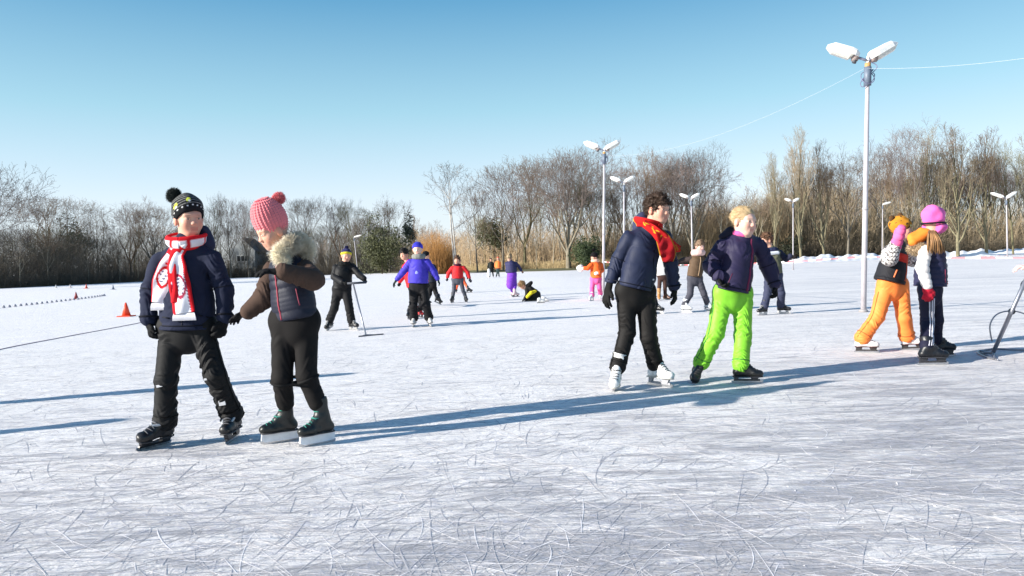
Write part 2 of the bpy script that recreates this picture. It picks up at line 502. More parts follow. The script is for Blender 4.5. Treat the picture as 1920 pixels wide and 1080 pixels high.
# ------------------------------------------------------------------ people
SKIN = (0.60, 0.335, 0.24)
def head_axes(a, pitch, tilt=0):
    F = hdg(a, pitch)
    R = nrm(np.cross(F, A(0, 0, 1))); U = np.cross(R, F)
    t = math.radians(tilt)
    R, U = R * math.cos(t) + U * math.sin(t), U * math.cos(t) - R * math.sin(t)
    return R, F, U
def build_head(root, c, ax, sc, neck, h, skin=SKIN, near=True, eyes=True, smile=0.0):
    """one continuous head + neck + upper chest; colours painted where skin itself has them"""
    R, F, U = ax
    L = lambda x, y, z: c + (R * x + F * y + U * z) * sc
    f = Field()
    f.el(L(0, -.012, .03), ax, A(.074, .09, .083) * sc)
    f.el(L(0, .018, -.028), ax, A(.057, .066, .072) * sc, k=.03 * sc)
    f.rc(L(-.010, .050, -.076), L(.010, .050, -.076), .025 * sc, .025 * sc, k=.03 * sc)
    for s_ in (-1, 1):
        f.el(L(s_ * .034, .052, -.028), ax, A(.026, .026, .028) * sc, k=.025 * sc)
        f.rc(L(s_ * .012, .077, .028), L(s_ * .040, .065, .028), .008 * sc, .007 * sc, k=.025 * sc)
        f.el(L(s_ * .031, .094, .006), ax, A(.014, .011, .010) * sc, k=.012 * sc, op='s')
        f.el(L(s_ * .031, .070, .006), ax, A(.016, .0135, .0125) * sc, k=.004 * sc)
        f.el(L(s_ * .076, -.006, -.008), ax, A(.010, .019, .031) * sc, k=.008 * sc)
    f.rc(L(0, .078, .012), L(0, .094, -.021), .0065 * sc, .0105 * sc, k=.014 * sc)
    f.el(L(-.009, .092, -.024), ax, A(.008, .008, .007) * sc, k=.008 * sc)
    f.el(L(.009, .092, -.024), ax, A(.008, .008, .007) * sc, k=.008 * sc)
    f.rc(L(-.017, .078, -.049), L(.017, .078, -.049), .0065 * sc, .0065 * sc, k=.008 * sc)
    f.rc(L(-.013, .076, -.061), L(.013, .076, -.061), .0075 * sc, .0075 * sc, k=.008 * sc)
    f.rc(L(-.02, .088, -.055), L(.02, .088, -.055), .0022 * sc, .0022 * sc, k=.004 * sc, op='s')
    f.rc(L(0, -.018, -.05), neck, .05 * sc, .056 * sc, k=.03 * sc)
    f.rc(neck, neck - A(0, 0, .05), .055 * sc, .06 * sc, k=.03)
    sk = A(*skin); lip = sk * A(.86, .52, .52); rosy = sk * A(1.08, .66, .62); brow = sk * .33
    def col(V):
        q = (V - c) / sc; x, y, z = q @ R, q @ F, q @ U
        C = np.tile(sk, (len(V), 1))
        def mix(w, t): C[:] = C * (1 - w[:, None]) + t * w[:, None]
        g = lambda d, s_: np.exp(-(d / s_) ** 2)
        fr = (y > .03)
        mix(.55 * fr * g(np.hypot(np.abs(x) - .042, z + .026), .02), rosy)
        mix(.5 * fr * g(np.hypot(x, z + .022), .012), rosy)
        mix(.5 * g(np.abs(x) - .08, .008), rosy)
        mix(.85 * fr * (g(np.abs(z + .055) - .005, .0055)) * (np.abs(x) < .022) * (y > .06), lip)
        mix(.45 * fr * g(z - .029 - .004 * np.cos(x * 90), .0042) * g(np.abs(x) - .031, .016), brow)
        mix(.5 * fr * g(z - .0135, .003) * g(np.abs(x) - .031, .014), brow)
        return C
    body = fobj('body', f, h, skin_mat(), root, col)
    if eyes:
        wm = plain('eye_white', (.75, .74, .72), .25, var=.02); im = plain('iris', (.03, .025, .02), .15, var=.02)
        for s_ in (-1, 1):
            e = MB().sphere(L(s_ * .031, .0745, .005), A(.0115, .0102, .0052) * sc, axes=ax).build('eye', wm, body)
            MB().sphere(L(s_ * .0315 + .001, .0832, .005), A(.0048, .003, .0045) * sc, axes=ax, u=10, v=6).build('pupil', im, e)
    return body
def short_hair(root, c, ax, sc, h, color, n=900, fringe=0.028, seed=1, length=.028, messy=1.0, back=-.055, comb=None, flat=0):
    R, F, U = ax
    L = lambda x, y, z: c + (R * x + F * y + U * z) * sc
    f = Field()
    f.el(L(0, -.016, .036), ax, A(.084, .099, .092) * sc)
    if not flat:
        f.rc(L(-.03, .066, .062), L(.035, .06, .06), .022 * sc, .026 * sc, k=.03 * sc)
        f.rc(L(0, -.02, .1), L(.02, .03, .105), .03 * sc, .03 * sc, k=.04 * sc)
    f.el(L(0, .115, -.06 + fringe), ax, A(.10, .075, .085) * sc, k=.012 * sc, op='s')
    for s_ in (-1, 1): f.el(L(s_ * .095, .018, -.03), ax, A(.03, .035, .05) * sc, k=.012 * sc, op='s')
    f.cut(L(0, 0, back), -U * 1.0 - F * .25, k=.01)
    f.noise(.0035 * messy * sc, 95, seed); f.noise(.0018 * messy * sc, 210, seed + 3)
    m = fabric(color, .6, .5, 150, .35, .0, .4, key='hair')
    return fobj('hair', f, h, m, root, None, fuzz(n, length * sc, .0018 * max(1, h / .004), seed, .25,
                comb=(F * .5 + U * .15) if comb is None else F * comb[0] + U * comb[1]) if n else None)
def beanie(root, c, ax, sc, h, color, ribs=None, brim=None, tilt=0, top=.0, cutz=.03, name='hat', mat=None, colf=None,
           pom=None, loose=0.0, pommat=None, slope=.36):
    R, F, U = ax
    L = lambda x, y, z: c + (R * x + F * y + U * z) * sc
    f = Field()
    f.el(L(0, -.012, .042 + top / 2), ax, A(.089, .103, .094 + top / 2) * sc, ribs=ribs)
    if loose: f.rc(L(0, -.02, .1), L(0, -.05 * loose, .13), .05 * sc, .03 * sc, k=.04)
    n = nrm(-U - F * -.45)
    f.cut(L(0, 0, cutz - .012) , -U + F * slope, k=.004)
    if ribs is None: f.noise(.0022 * sc, 60, 3)
    m = mat or fabric(color, .95, .5, 330, .15, .3)
    hat = fobj(name, f, h, m, root, colf)
    if brim:
        f2 = Field()
        f2.el(L(0, -.012, .042), ax, A(.094, .109, .098) * sc, ribs=(ribs[0], ribs[1], 0) if ribs else None)
        f2.cut(L(0, 0, cutz - .018), -U + F * slope, k=.008)
        f2.cut(L(0, 0, cutz + .022), U - F * slope, k=.008)
        fobj('brim', f2, h, fabric(brim, .95, .5, 330, .15, .3), hat)
    if pom:
        pc, pr, pcol = pom
        f3 = Field(); f3.el(pc, np.eye(3), A(pr, pr, pr) * .82); f3.noise(pr * .07, 55 * .04 / pr, 5)
        k = max(1, h / .004)
        fobj('pompom', f3, min(h, pr / 3), pommat or fabric(pcol, .95, .5, 200, .25, .3), hat, None, fuzz(int(1500 / k ** 1.5), pr * .38, .0014 * k, 7, .05))
    return hat
def hand_field(w, d, nrml, size, curl=.5, side=1, spread=.16, k=.006, thick=1.0, fist=False):
    """gloved or bare hand with four unequal fingers and a side thumb. w wrist point, d direction, nrml palm normal"""
    d = nrm(d); n = nrm(nrml - d * np.dot(nrml, d)); s_ = np.cross(d, n) * side
    z = size / .17
    f = Field()
    pk = w + d * .075 * z
    f.rc(w - d * .03 * z, w + d * .02 * z, .027 * z * thick, .028 * z * thick, k=.01, flat=(n, .75))
    f.rc(w + d * .02 * z, pk, .032 * z, .036 * z, k=.012, flat=(n, .48))
    lens = (.066, .074, .069, .054)
    for i, ln in enumerate(lens):
        o = (i - 1.5) * -.0185 * z
        b = pk + s_ * o + d * (.004 if i in (1, 2) else -.004) * z
        dir0 = nrm(d + s_ * -(i - 1.5) * spread)
        c1 = curl * (1 + .12 * i); r = .0098 * z * thick
        p1 = b + (dir0 * math.cos(c1 * .6) + n * math.sin(c1 * .6)) * ln * .45 * z
        a2 = c1 * 1.5
        p2 = p1 + (dir0 * math.cos(a2) + n * math.sin(a2)) * ln * .32 * z
        a3 = c1 * 2.2
        p3 = p2 + (dir0 * math.cos(a3) + n * math.sin(a3)) * ln * .26 * z
        f.chain([b, p1, p2, p3], [r * 1.05, r, r * .93, r * .8], k=k * .7)
    tb = w + d * .025 * z + s_ * .026 * z
    t1 = tb + (d * .7 + s_ * .62 + n * .25) * .036 * z
    t2 = t1 + (d * .9 + s_ * .15 + n * .35) * .03 * z
    f.chain([tb, t1, t2], [.015 * z * thick, .0115 * z * thick, .009 * z * thick], k=k)
    return f

def build_skate(root, foot, knee, h, style, fs=1.0, cuff=None):
    """foot = (contact px, py, heading, lift, pitch, lean)"""
    px, py, a = foot[:3]; lift = foot[3] if len(foot) > 3 else 0; pitch = foot[4] if len(foot) > 4 else 0
    lean = foot[5] if len(foot) > 5 else 0
    g0 = foot_ground(foot)
    F_ = hdg(a, pitch); R_ = nrm(np.cross(F_, A(0, 0, 1))); U_ = np.cross(R_, F_)
    t = math.radians(lean); R_, U_ = R_ * math.cos(t) + U_ * math.sin(t), U_ * math.cos(t) - R_ * math.sin(t)
    L = lambda x, y, z: g0 + (R_ * x + F_ * y + U_ * z) * fs
    st = dict(boot=(.015, .015, .017), blade='hockey', holder=(.02, .02, .022), lace=(.5, .5, .5), hgt=.062, boothi=.13,
              bladecol=None, sole=None, tongue=None)
    st.update(style or {})
    hg = st['hgt']; f = Field()
    heel = L(0, -.07, hg + .036); toe = L(0, .098, hg + .027)
    ank = L(0, -.045, hg + .075); sh = nrm(knee - ank) if st.get('follow', True) else U_
    sh = nrm(sh * .6 + U_ * .4)
    top = ank + sh * st['boothi'] * fs
    f.rc(heel, toe, .036 * fs, .030 * fs, k=.02)
    f.rc(L(0, .06, hg + .028), toe, .039 * fs, .033 * fs, k=.02, flat=(U_, .8))
    f.rc(heel, ank, .037 * fs, .038 * fs, k=.02)
    f.rc(L(0, .05, hg + .045), L(0, -.01, hg + .1), .029 * fs, .034 * fs, k=.025)
    f.rc(ank, top, .040 * fs, .052 * fs, k=.025)
    f.cut(L(0, 0, hg), -U_, k=.004); f.cut(top, sh, k=.006)
    if h < .012: f.noise(.0012, 70, 2)
    boot = fobj('skate', f, h, plain('boot_leather', st['boot'], .42, var=.25, scale=30, bump=.2), root)
    if boot is None: return None
    k = st['holder']
    mb = MB()
    if st['blade'] == 'hockey':
        mb.prism([(-.105, hg + .003), (-.1, .03), (-.045, .026), (-.035, hg + .003)], L(0, 0, 0), F_ * fs, U_ * fs, R_, .026 * fs)
        mb.prism([(.03, hg + .003), (.045, .026), (.1, .03), (.112, hg + .003)], L(0, 0, 0), F_ * fs, U_ * fs, R_, .026 * fs)
        mb.prism([(-.102, .034), (-.108, .019), (.115, .019), (.11, .034)], L(0, 0, 0), F_ * fs, U_ * fs, R_, .014 * fs)
    elif st['blade'] == 'tall':
        mb.prism([(-.115, hg + .004), (-.112, .018), (-.06, .014), (.10, .014), (.125, .026), (.12, hg + .004), (0, hg + .012)], L(0, 0, 0), F_ * fs, U_ * fs, R_, .022 * fs)
        mb.prism([(-.06, hg - .012), (-.04, .03), (.05, .03), (.065, hg - .012)], L(0, 0, 0), F_ * fs, U_ * fs, R_, .025 * fs)
    else:
        mb.prism([(-.10, hg + .003), (-.1, .022), (-.07, .022), (-.06, hg + .003)], L(0, 0, 0), F_ * fs, U_ * fs, R_, .02 * fs)
        mb.prism([(.03, hg + .003), (.04, .022), (.08, .022), (.10, hg + .003)], L(0, 0, 0), F_ * fs, U_ * fs, R_, .02 * fs)
    else_bar = st['blade'] == 'figure' and mb.prism([(-.10, .034), (-.105, .018), (.11, .018), (.105, .034)], L(0, 0, 0), F_ * fs, U_ * fs, R_, .012 * fs)
    ls = h < .02
    if ls or st['blade'] == 'tall': mb.build('blade_holder', plain('blade_holder', k, .4, var=.1), boot, shade=False)
    bl = MB().prism([(-.12, .020), (-.122, .008), (-.112, 0), (.11, 0), (.13, .008), (.132, .024)], L(0, 0, 0), F_ * fs, U_ * fs, R_, .004 * fs)
    bl.build('blade', STEEL(), boot, shade=False)
    if h < .009:
        lm = plain('laces', st['lace'], .8)
        mb = MB()
        for i in range(6):
            u = i / 5
            o = L(0, .07 - .1 * u, hg + .03 + .06 * u); up = nrm(F_ * .55 + U_)
            if i >= 4: o = ank + sh * (.03 + .04 * (i - 4)) * fs; up = nrm(F_)
            w_ = []
            for j in range(7):
                v = (j / 6 - .5) * 2
                w_.append(f.surf(o, up * math.cos(v * .75) + R_ * math.sin(v * .75) + F_ * .12 * (1 if (i % 2) else -1) * v, .12) + up * .002)
            mb.tube(w_, .0032 * fs, 5)
        mb.build('laces', lm, boot)
        if st.get('straps'):
            for kk, (zz, up) in enumerate(((.035, 0), (.075, 0), (.11, 0))):
                cc = ank + sh * zz * fs; ring = []
                for t in np.linspace(0, 2 * math.pi, 21):
                    v = F_ * math.cos(t) + R_ * math.sin(t); v = nrm(v - sh * (v @ sh) + sh * .22 * math.cos(t) * (1 if kk % 2 else -1))
                    ring.append(f.surf(cc, v, .15) + v * .001)
                MB().tube(ring, .0075 * fs, 6, caps=False, flat=(sh, 1)).build('strap', plain('grey_strap', st['straps'], .4), boot)
        mb = MB()
        sl = [L(sx * x, y, hg + .004) for sx, x, y in ((1, .03, -.1), (1, .036, -.05), (1, .03, 0), (1, .04, .06), (1, .028, .11), (0, 0, .127), (-1, .028, .11), (-1, .04, .06), (-1, .03, 0), (-1, .036, -.05), (-1, .03, -.1), (0, 0, -.108), (1, .03, -.1))]
        mb.tube(spline(sl, 40), .005 * fs, 6, caps=False)
        mb.build('sole', plain('sole', st['sole'] or (.03, .03, .035), .6), boot)
    return boot
def foot_ground(foot):
    lift = foot[3] if len(foot) > 3 else 0
    return G(foot[0], foot[1], lift)
def foot_ankle(foot, fs=1.0, hgt=.062):
    g0 = foot_ground(foot)
    pitch = foot[4] if len(foot) > 4 else 0; lean = foot[5] if len(foot) > 5 else 0
    F_ = hdg(foot[2], pitch); R_ = nrm(np.cross(F_, A(0, 0, 1))); U_ = np.cross(R_, F_)
    t = math.radians(lean); U_ = U_ * math.cos(t) - R_ * math.sin(t)
    return g0 + (F_ * -.045 + U_ * (hgt + .085)) * fs

def person(label, D=None, group=None, **q):
    """q: face=(px,py,a,pitch,tilt[,dy]); hs head scale; nb neck base; hem; sh/el/wr/ha pairs (px,py[,dy]);
       hip/kn pairs; feet; ba body heading; jacket dict; pants dict; gloves; skate; hat/hair callables"""
    feet = q.get('feet')
    gs = [foot_ground(f_) for f_ in feet]
    if D is None: D = float(np.mean([g[1] for g in gs]))
    pxm = D / FPX * W0 / 1024                     # metres per render pixel
    h0 = max(.0055, pxm * .55) * q.get('hk', 1)
    base = np.mean(gs, axis=0); base[2] = 0
    if q.get('base') is not None: base = q['base']
    root = thing('person', label, 'person', base, group)
    def J(t, dd=0): return P(t[0], t[1], D + (t[2] if len(t) > 2 else 0) + dd)
    ba = q.get('ba', -90); BF = hdg(ba); BR = nrm(np.cross(BF, A(0, 0, 1)))
    sc = q.get('hs', 1.0); ls = q.get('ls', 1.0); fs = q.get('fs', 1.0)
    ctx = dict(root=root, J=J, D=D, h=h0, BF=BF, BR=BR, sc=sc)
    nb = J(q['nb'])
    fc = q['face']; hc = P(fc[0], fc[1], D + (fc[5] if len(fc) > 5 else 0))
    ax = head_axes(fc[2], fc[3], fc[4] if len(fc) > 4 else 0)
    ctx.update(hc=hc, ax=ax, nb=nb)
    hh = max(.0032, h0 * .62)
    ctx['body'] = build_head(root, hc, ax, sc, nb, hh, q.get('skin', SKIN), eyes=h0 < .012)
    ctx['hh'] = hh
    # trousers
    pt = dict(color=(.02, .02, .022), r=(.085, .066, .058, .062), folds=(.006, .075, 1), rough=.75, hipr=.105, cutoff=.0)
    pt.update(q.get('pants') or {})
    sty = dict(q.get('skate') or {}); hgt = sty.get('hgt', .062)
    hips = [J(t) for t in q['hip']]; kns = [J(t) for t in q['kn']]
    anks = [foot_ankle(f_, fs, hgt) for f_ in feet]
    if q.get('ank'): anks = [J(t) for t in q['ank']]
    ctx.update(hips=hips, kns=kns, anks=anks)
    mid = (hips[0] + hips[1]) / 2
    r0, r1, r2, r3 = [v * ls * pt.get('thin', .87) for v in pt['r']]
    f = Field()
    f.rc(hips[0] + A(0, 0, .05), hips[1] + A(0, 0, .05), pt['hipr'] * ls * .86, pt['hipr'] * ls * .86, k=.04, flat=(BF, .85))
    f.rc(mid, mid + A(0, 0, .1), pt['hipr'] * ls * 1.1, pt['hipr'] * ls * 1.1, k=.04, flat=(BF, .75))
    am, pe, sd_ = pt['folds']
    for i in (0, 1):
        sg = 1 if i == 0 else 2
        f.rc(hips[i] + A(0, 0, .02), kns[i], r0, r1, k=.018, folds=(am, pe, sd_ + sg))
        e = anks[i] + nrm(kns[i] - anks[i]) * (.02 + pt['cutoff'])
        f.rc(kns[i], e, r1 * 1.02, r2, k=.018, folds=(am * 1.2, pe * .8, sd_ + sg * 2))
        m_ = kns[i] * .25 + e * .75
        f.rc(m_, e, r2, r3, k=.02, folds=(am * 1.3, pe * .55, sd_ + sg * 3))
    for i in (0, 1):
        ce = anks[i] + nrm(kns[i] - anks[i]) * (.01 - .0 + pt['cutoff'])
        dn = nrm(anks[i] - kns[i])
        # local cut: carve a ball below the cuff
        f.el(ce + dn * .075 * ls, np.eye(3), A(.09, .09, .078) * ls, k=.006, op='s') if False else None
    pm = pt.get('mat') or fabric(pt['color'], pt['rough'], .25, 200, .14, pt.get('sheen', .1), .3)
    pants = fobj('trousers', f, h0, pm, root, pt.get('colf'))
    ctx.update(pants=pants, pf=f)
    # skates
    for i in (0, 1):
        s2 = dict(sty); s2.update((q.get('skates') or {}).get(i, {}))
        if s2.get('skip'): continue
        build_skate(root, feet[i], kns[i], min(h0 * .8, .012) if h0 < .02 else h0 * .6, s2, fs)
    # jacket
    jk = dict(color=(.02, .03, .07), tr=(.125, .15), flat=.72, ar=(.058, .052, .045), folds=(.005, .08, 3), puff=None, rough=.7, collar=.062, hemcut=True)
    jk.update(q.get('jacket') or {})
    hem = J(q['hem']); chest = nb * .68 + hem * .32; waist = nb * .3 + hem * .7
    sh = [J(t) for t in q['sh']]; el = [J(t) for t in q['el']]; wr = [J(t) for t in q['wr']]; ha = [J(t) for t in q['ha']]
    ctx.update(hem=hem, chest=chest, waist=waist, shl=sh, el=el, wr=wr, ha=ha)
    f = Field(); c1, c2 = [v * ls for v in jk['tr']]; fl = (BF, jk['flat'])
    fo, pu = jk['folds'], jk['puff']
    if pu and not jk.get('both'): fo = None
    f.rc(chest, waist, c1, (c1 + c2) / 2, flat=fl, folds=fo, puff=pu)
    f.rc(waist, hem, (c1 + c2) / 2, c2, flat=fl, folds=fo, puff=pu, k=.03)
    f.rc(sh[0] - A(0, 0, .012), nb, .052 * ls, .058 * ls, k=.035); f.rc(sh[1] - A(0, 0, .012), nb, .052 * ls, .058 * ls, k=.035)
    f.rc(nb - A(0, 0, .04), nb + A(0, 0, .035), jk['collar'] * sc * 1.12, jk['collar'] * sc, k=.02)
    a0, a1, a2 = [v * ls for v in jk['ar']]
    sf = jk.get('afolds', (.006, .06, 5)); sp = jk.get('apuff', pu)
    if sp and not jk.get('both'): sf = None
    slf = [Field(), Field()] if jk.get('sleeve') else [f, f]
    for i in (0, 1):
        sleeves = slf[i]
        sleeves.rc(sh[i], el[i], a0, a1, k=.016, folds=sf, puff=sp)
        sleeves.rc(el[i], wr[i], a1, a2, k=.014, folds=sf, puff=sp)
    if jk['hemcut']: f.cut(hem, nrm(hem - waist), k=.012)
    if jk.get('cuffcut', True):
        pass
    jm = jk.get('mat') or fabric(jk['color'], jk['rough'], .3, 180, .12, .1, .3)
    jo = fobj('jacket', f, h0, jm, root, jk.get('colf')(ctx) if jk.get('colf') else None)
    if jk.get('sleeve'):
        for i in (0, 1): fobj('sleeve', slf[i], h0, jk['sleeve'], jo)
    ctx.update(jo=jo, jf=f)
    # gloves / hands
    gl = q.get('gloves', dict(color=(.012, .012, .013)))
    gn = q.get('palm', (-BF, -BF))
    for i in (0, 1):
        g = dict(gl); g.update(q.get('glove%d' % i, {}))
        d = ha[i] - wr[i]; size = max(.12, float(np.linalg.norm(d))) * g.get('size', 1.0)
        hf = hand_field(wr[i] + nrm(d) * .02, d, np.asarray(gn[i], float), size, g.get('curl', .45), 1 if i == 0 else -1, thick=g.get('thick', 1.12))
        if g.get('bare'):
            fobj('hand', hf, min(h0 * .75, .011), fabric(SKIN, .6, .1, 100, .08, 0), root)
        else:
            fobj('glove', hf, min(max(.0045, h0 * .65), .012), g.get('mat') or fabric(g['color'], .8, .3, 160, .2, .1), root)
    for fn in q.get('extras', []): fn(ctx)
    return root
def zipper(ctx, color, r=.006, fld='jf', o=None, yaw=0.0, t0=.0, t1=.95, name='zip', n=24, off=0.0, parent='jo'):
    f = ctx[fld]; a = ctx['nb'] - A(0, 0, .03); b = ctx['hem']
    th = math.radians(yaw); pts = []
    for i in range(n):
        u = t0 + (t1 - t0) * i / (n - 1); c = a * (1 - u) + b * u
        d = ctx['BF'] * math.cos(th + off * u) + ctx['BR'] * math.sin(th + off * u)
        pts.append(f.surf(c, d, .4) + d * .001)
    return MB().tube(pts, r, 6).build(name, fabric(color, .6, .2, 300, .1), ctx[parent])
def zipx(color, **k): return lambda ctx: zipper(ctx, color, **k)

def ring_on(f, c, d, r, name, mat, par, lift=.001, n=22, far=.2):
    d = nrm(d); ref = A(1, 0, 0) if abs(d[0]) < .8 else A(0, 1, 0); a = nrm(np.cross(d, ref)); b = np.cross(d, a)
    pts = [f.surf(c, a * math.cos(t) + b * math.sin(t), far) + (a * math.cos(t) + b * math.sin(t)) * lift for t in np.linspace(0, 2 * math.pi, n)]
    return MB().tube(pts, r, 6, caps=False).build(name, mat, par)
def trims(color, hem=True, seams=None, yoke=True):
    """cuffs, hem band, shoulder seams and trouser side seams that near clothing shows"""
    def fn(c):
        m = fabric(color, .8, .4, 220, .1)
        for i in (0, 1):
            d = c['wr'][i] - c['el'][i]
            ring_on(c['jf'], c['wr'][i] - nrm(d) * .012, d, .0065, 'cuff', m, c['jo'], far=.075)
            if yoke:
                d2 = c['el'][i] - c['shl'][i]
                ring_on(c['jf'], c['el'][i] + nrm(c['shl'][i] - c['el'][i]) * .02, nrm(d2) + nrm(d), .003, 'elbow_seam', m, c['jo'], far=.085)
        if hem:
            up = nrm(c['waist'] - c['hem'])
            ring_on(c['jf'], c['hem'] + up * .028, up, .0045, 'hem_band', m, c['jo'], n=34, far=.3)
        if seams is not None:
            sm = fabric(seams, .8, .3, 200, .1); pf = c['pf']
            for i in (0, 1):
                out = nrm((c['hips'][i] - c['hips'][1 - i]) * A(1, 1, 0)) * .9 + c['BF'] * .25; pts = []
                for u in np.linspace(.1, 1.88, 22):
                    k0, k1 = (c['hips'][i], c['kns'][i]) if u < 1 else (c['kns'][i], c['anks'][i])
                    pts.append(pf.surf(k0 + (k1 - k0) * (u % 1), out, .16) + nrm(out) * .0005)
                MB().tube(spline(pts, 50), .0042, 5).build('side_seam', sm, c['pants'])
            for i in (0, 1):
                d = c['anks'][i] - c['kns'][i]
                ring_on(pf, c['kns'][i] + d * .80, d, .004, 'cuff_hem', sm, c['pants'], far=.14)
    return fn
def pocket(pts, color, r=.004, name='pocket_zip', fld='jf', par='jo'):
    def fn(c):
        q = [c[fld].surf(P(px, py, c['D'] + .02), A(0, -1, 0), .4) for px, py in pts]
        MB().tube(q, r, 5).build(name, fabric(color, .6, .3, 200), c[par])
    return fn
# ---------------------------------------------------------------- person: boy, left front
def boy_hat(ctx):
    c, ax, sc, h = ctx['hc'], ctx['ax'], ctx['sc'], ctx['hh']; R, F, U = ax
    def col(V):
        q = (V - c) / sc; z = q @ U - (q @ F) * .75; y = q @ F; x = q @ R
        C = np.tile(A(.012, .012, .014), (len(V), 1))
        for zc in (.045, .066, .086, .105, .122, .138, .152):
            w = (np.abs(z - zc) < .0028)[:, None]; C = np.where(w, A(.22, .22, .21), C)
        ang = np.arctan2(y, x)
        dots = (np.abs(z - .026) < .0035) & (np.abs((ang * 9 / math.pi) % 1 - .5) < .17)
        C = np.where(dots[:, None], A(.8, .8, .8), C)
        for ac, zo in ((1.30, .072), (.25, .066), (3.2, .09), (4.6, .09)):
            da = (ang - ac + math.pi) % (2 * math.pi) - math.pi
            e = (da * .095 / .017) ** 2 + ((z - zo) / .017) ** 2
            C = np.where((e < 1)[:, None], A(.62, .68, .08), C)
            e2 = ((da * .095 - .007) / .010) ** 2 + ((z - zo + .012) / .008) ** 2
            C = np.where((e2 < 1)[:, None], A(.75, .75, .72), C)
        return C
    m = fabric(None, .95, .6, 260, .12, .3, attr=True, key='knit')
    pc = P(326, 367, ctx['D'] + .0)
    beanie(ctx['root'], c, ax, sc, .0034, None, mat=m, colf=col, cutz=.004, slope=.75, top=.024, pom=(pc, .044, (.03, .035, .032)), brim=None)
def boy_scarf(ctx):
    D = ctx['D']; BF = ctx['BF']; f = ctx['jf']; root = ctx['root']
    W_, Rd, Dk = A(.78, .76, .80), A(.62, .012, .02), A(.10, .10, .16)
    def on(px, py, off=.016):
        p = P(px, py, D); d = nrm(CPOS - p)
        return f.surf(P(px, py, D + .02), A(0, -1, 0), .4) + A(0, -1, 0) * off
    def colA(u, v):
        c = W_
        if abs(v) > .86: c = Rd
        e = math.hypot((u - .62) * 3.6, v * .9)
        if e < .62: c = Rd * .9 if .44 < e else W_
        if e < .4 and (math.sin(u * 130) + math.sin(v * 9 + u * 31)) > .55: c = Dk
        if .20 < u < .27: c = Rd
        if .4 < u < .43 and v > -.3: c = Rd
        return c
    def colB(u, v):
        c = W_
        if v > .70: c = Rd
        if v < -.72: c = Rd
        if .09 < u < .20 and -.6 < v < .45: c = Rd
        e = math.hypot((u - .68) * 3.9, v * .9)
        if e < .6: c = A(.35, .03, .07) if .45 < e else W_
        if e < .42 and (math.sin(u * 140) + math.sin(v * 8 + u * 23)) > .5: c = Dk
        if .60 < v < .70 and int(u * 60) % 2: c = Dk
        return c
    m = fabric(None, .95, .6, 240, .08, .3, attr=True, key='scarf_knit')
    X = A(1, 0, 0)
    n = ctx['nb']; cen = n + A(0, .0, .03)
    ring = []; wd = []
    for k in range(13):
        t = math.radians(-90 + k * 30); ring.append(cen + A(math.cos(t) * .098, math.sin(t) * .092, .022 * math.sin(t) + .004)); wd.append(A(math.cos(t) * .35, math.sin(t) * .35, 1))
    sc_o = ribbon('scarf', ring, wd, .085, .03, m, root, lambda u, v: Rd if (abs(v) > .6 or .42 < (u * 6) % 1 < .6) else W_, 70, 12, .004)
    tA = [n + A(.0, -.085, .02), on(338, 478), on(326, 505), on(319, 535), on(316, 566)]
    tB = [n + A(.03, -.09, .02), on(345, 478), on(350, 510), on(358, 545), on(365, 584)]
    ribbon('scarf_tail', tA, [X] * 5, .12, .02, m, sc_o, colA, 90, 24, .005, widths=(.06, .085, .11, .125, .11))
    ribbon('scarf_tail', tB, [X] * 5, .12, .02, m, sc_o, colB, 90, 24, .005, widths=(.06, .09, .12, .125, .13))
    # folded red middle strand
    tC = [n + A(.01, -.09, .0), on(339, 478, .026), on(341, 505, .02), on(346, 535, .02), on(348, 565, .012)]
    ribbon('scarf_tail', tC, [X] * 5, .045, .016, m, sc_o, lambda u, v: Rd, 50, 8, .002)
    for e, w in ((tA, .1), (tB, .12)):
        b = e[-1]; mb = MB()
        for k in range(26):
            x = (k / 25 - .5) * w
            mb.tube([b + X * x, b + X * x * 1.1 + A(0, -.003, -.02), b + X * x * 1.15 + A(0, 0, -.045)], .0035, 5)
        mb.build('fringe', fabric((.75, .74, .78), .95, .5, 200), sc_o)
def hood(ctx, c, ax3, rad, color, name='hood', opening=None, fur=None, h=None, k=.0):
    f = Field(); f.el(c, ax3, rad)
    if opening is not None: f.el(opening[0], ax3, opening[1], k=.01, op='s')
    f.noise(.003, 40, 2)
    return fobj(name, f, h or ctx['h'], fabric(color, .75, .3, 180), ctx['jo'])
def boy_hood(ctx):
    c = P(366, 448, ctx['D'] + .09)
    f = Field()
    a = P(335, 462, ctx['D'] + .10); b = P(386, 455, ctx['D'] + .08); t = P(383, 432, ctx['D'] + .05)
    f.rc(a, b, .05, .055, k=.03); f.rc(b, t, .05, .03, k=.03); f.noise(.003, 45, 1)
    fobj('hood', f, ctx['h'], fabric((.02, .027, .06), .7, .3, 180), ctx['jo'])
def knee_patch(ctx):
    for i, (px, py, w, hgt) in enumerate(((315, 718, .035, .014), (400, 706, .03, .012), (420, 754, .04, .03))):
        o = P(px, py, ctx['D']); s_ = ctx['pf'].surf(o, A(0, -1, 0), .25)
        MB().box(s_ - A(0, -.001, 0), A(w / 2, 0, .003), A(0, .004, 0), A(-.002, 0, hgt / 2)).build('reflective_patch', plain('reflective', (.5, .5, .52), .4), ctx['pants'], shade=False)
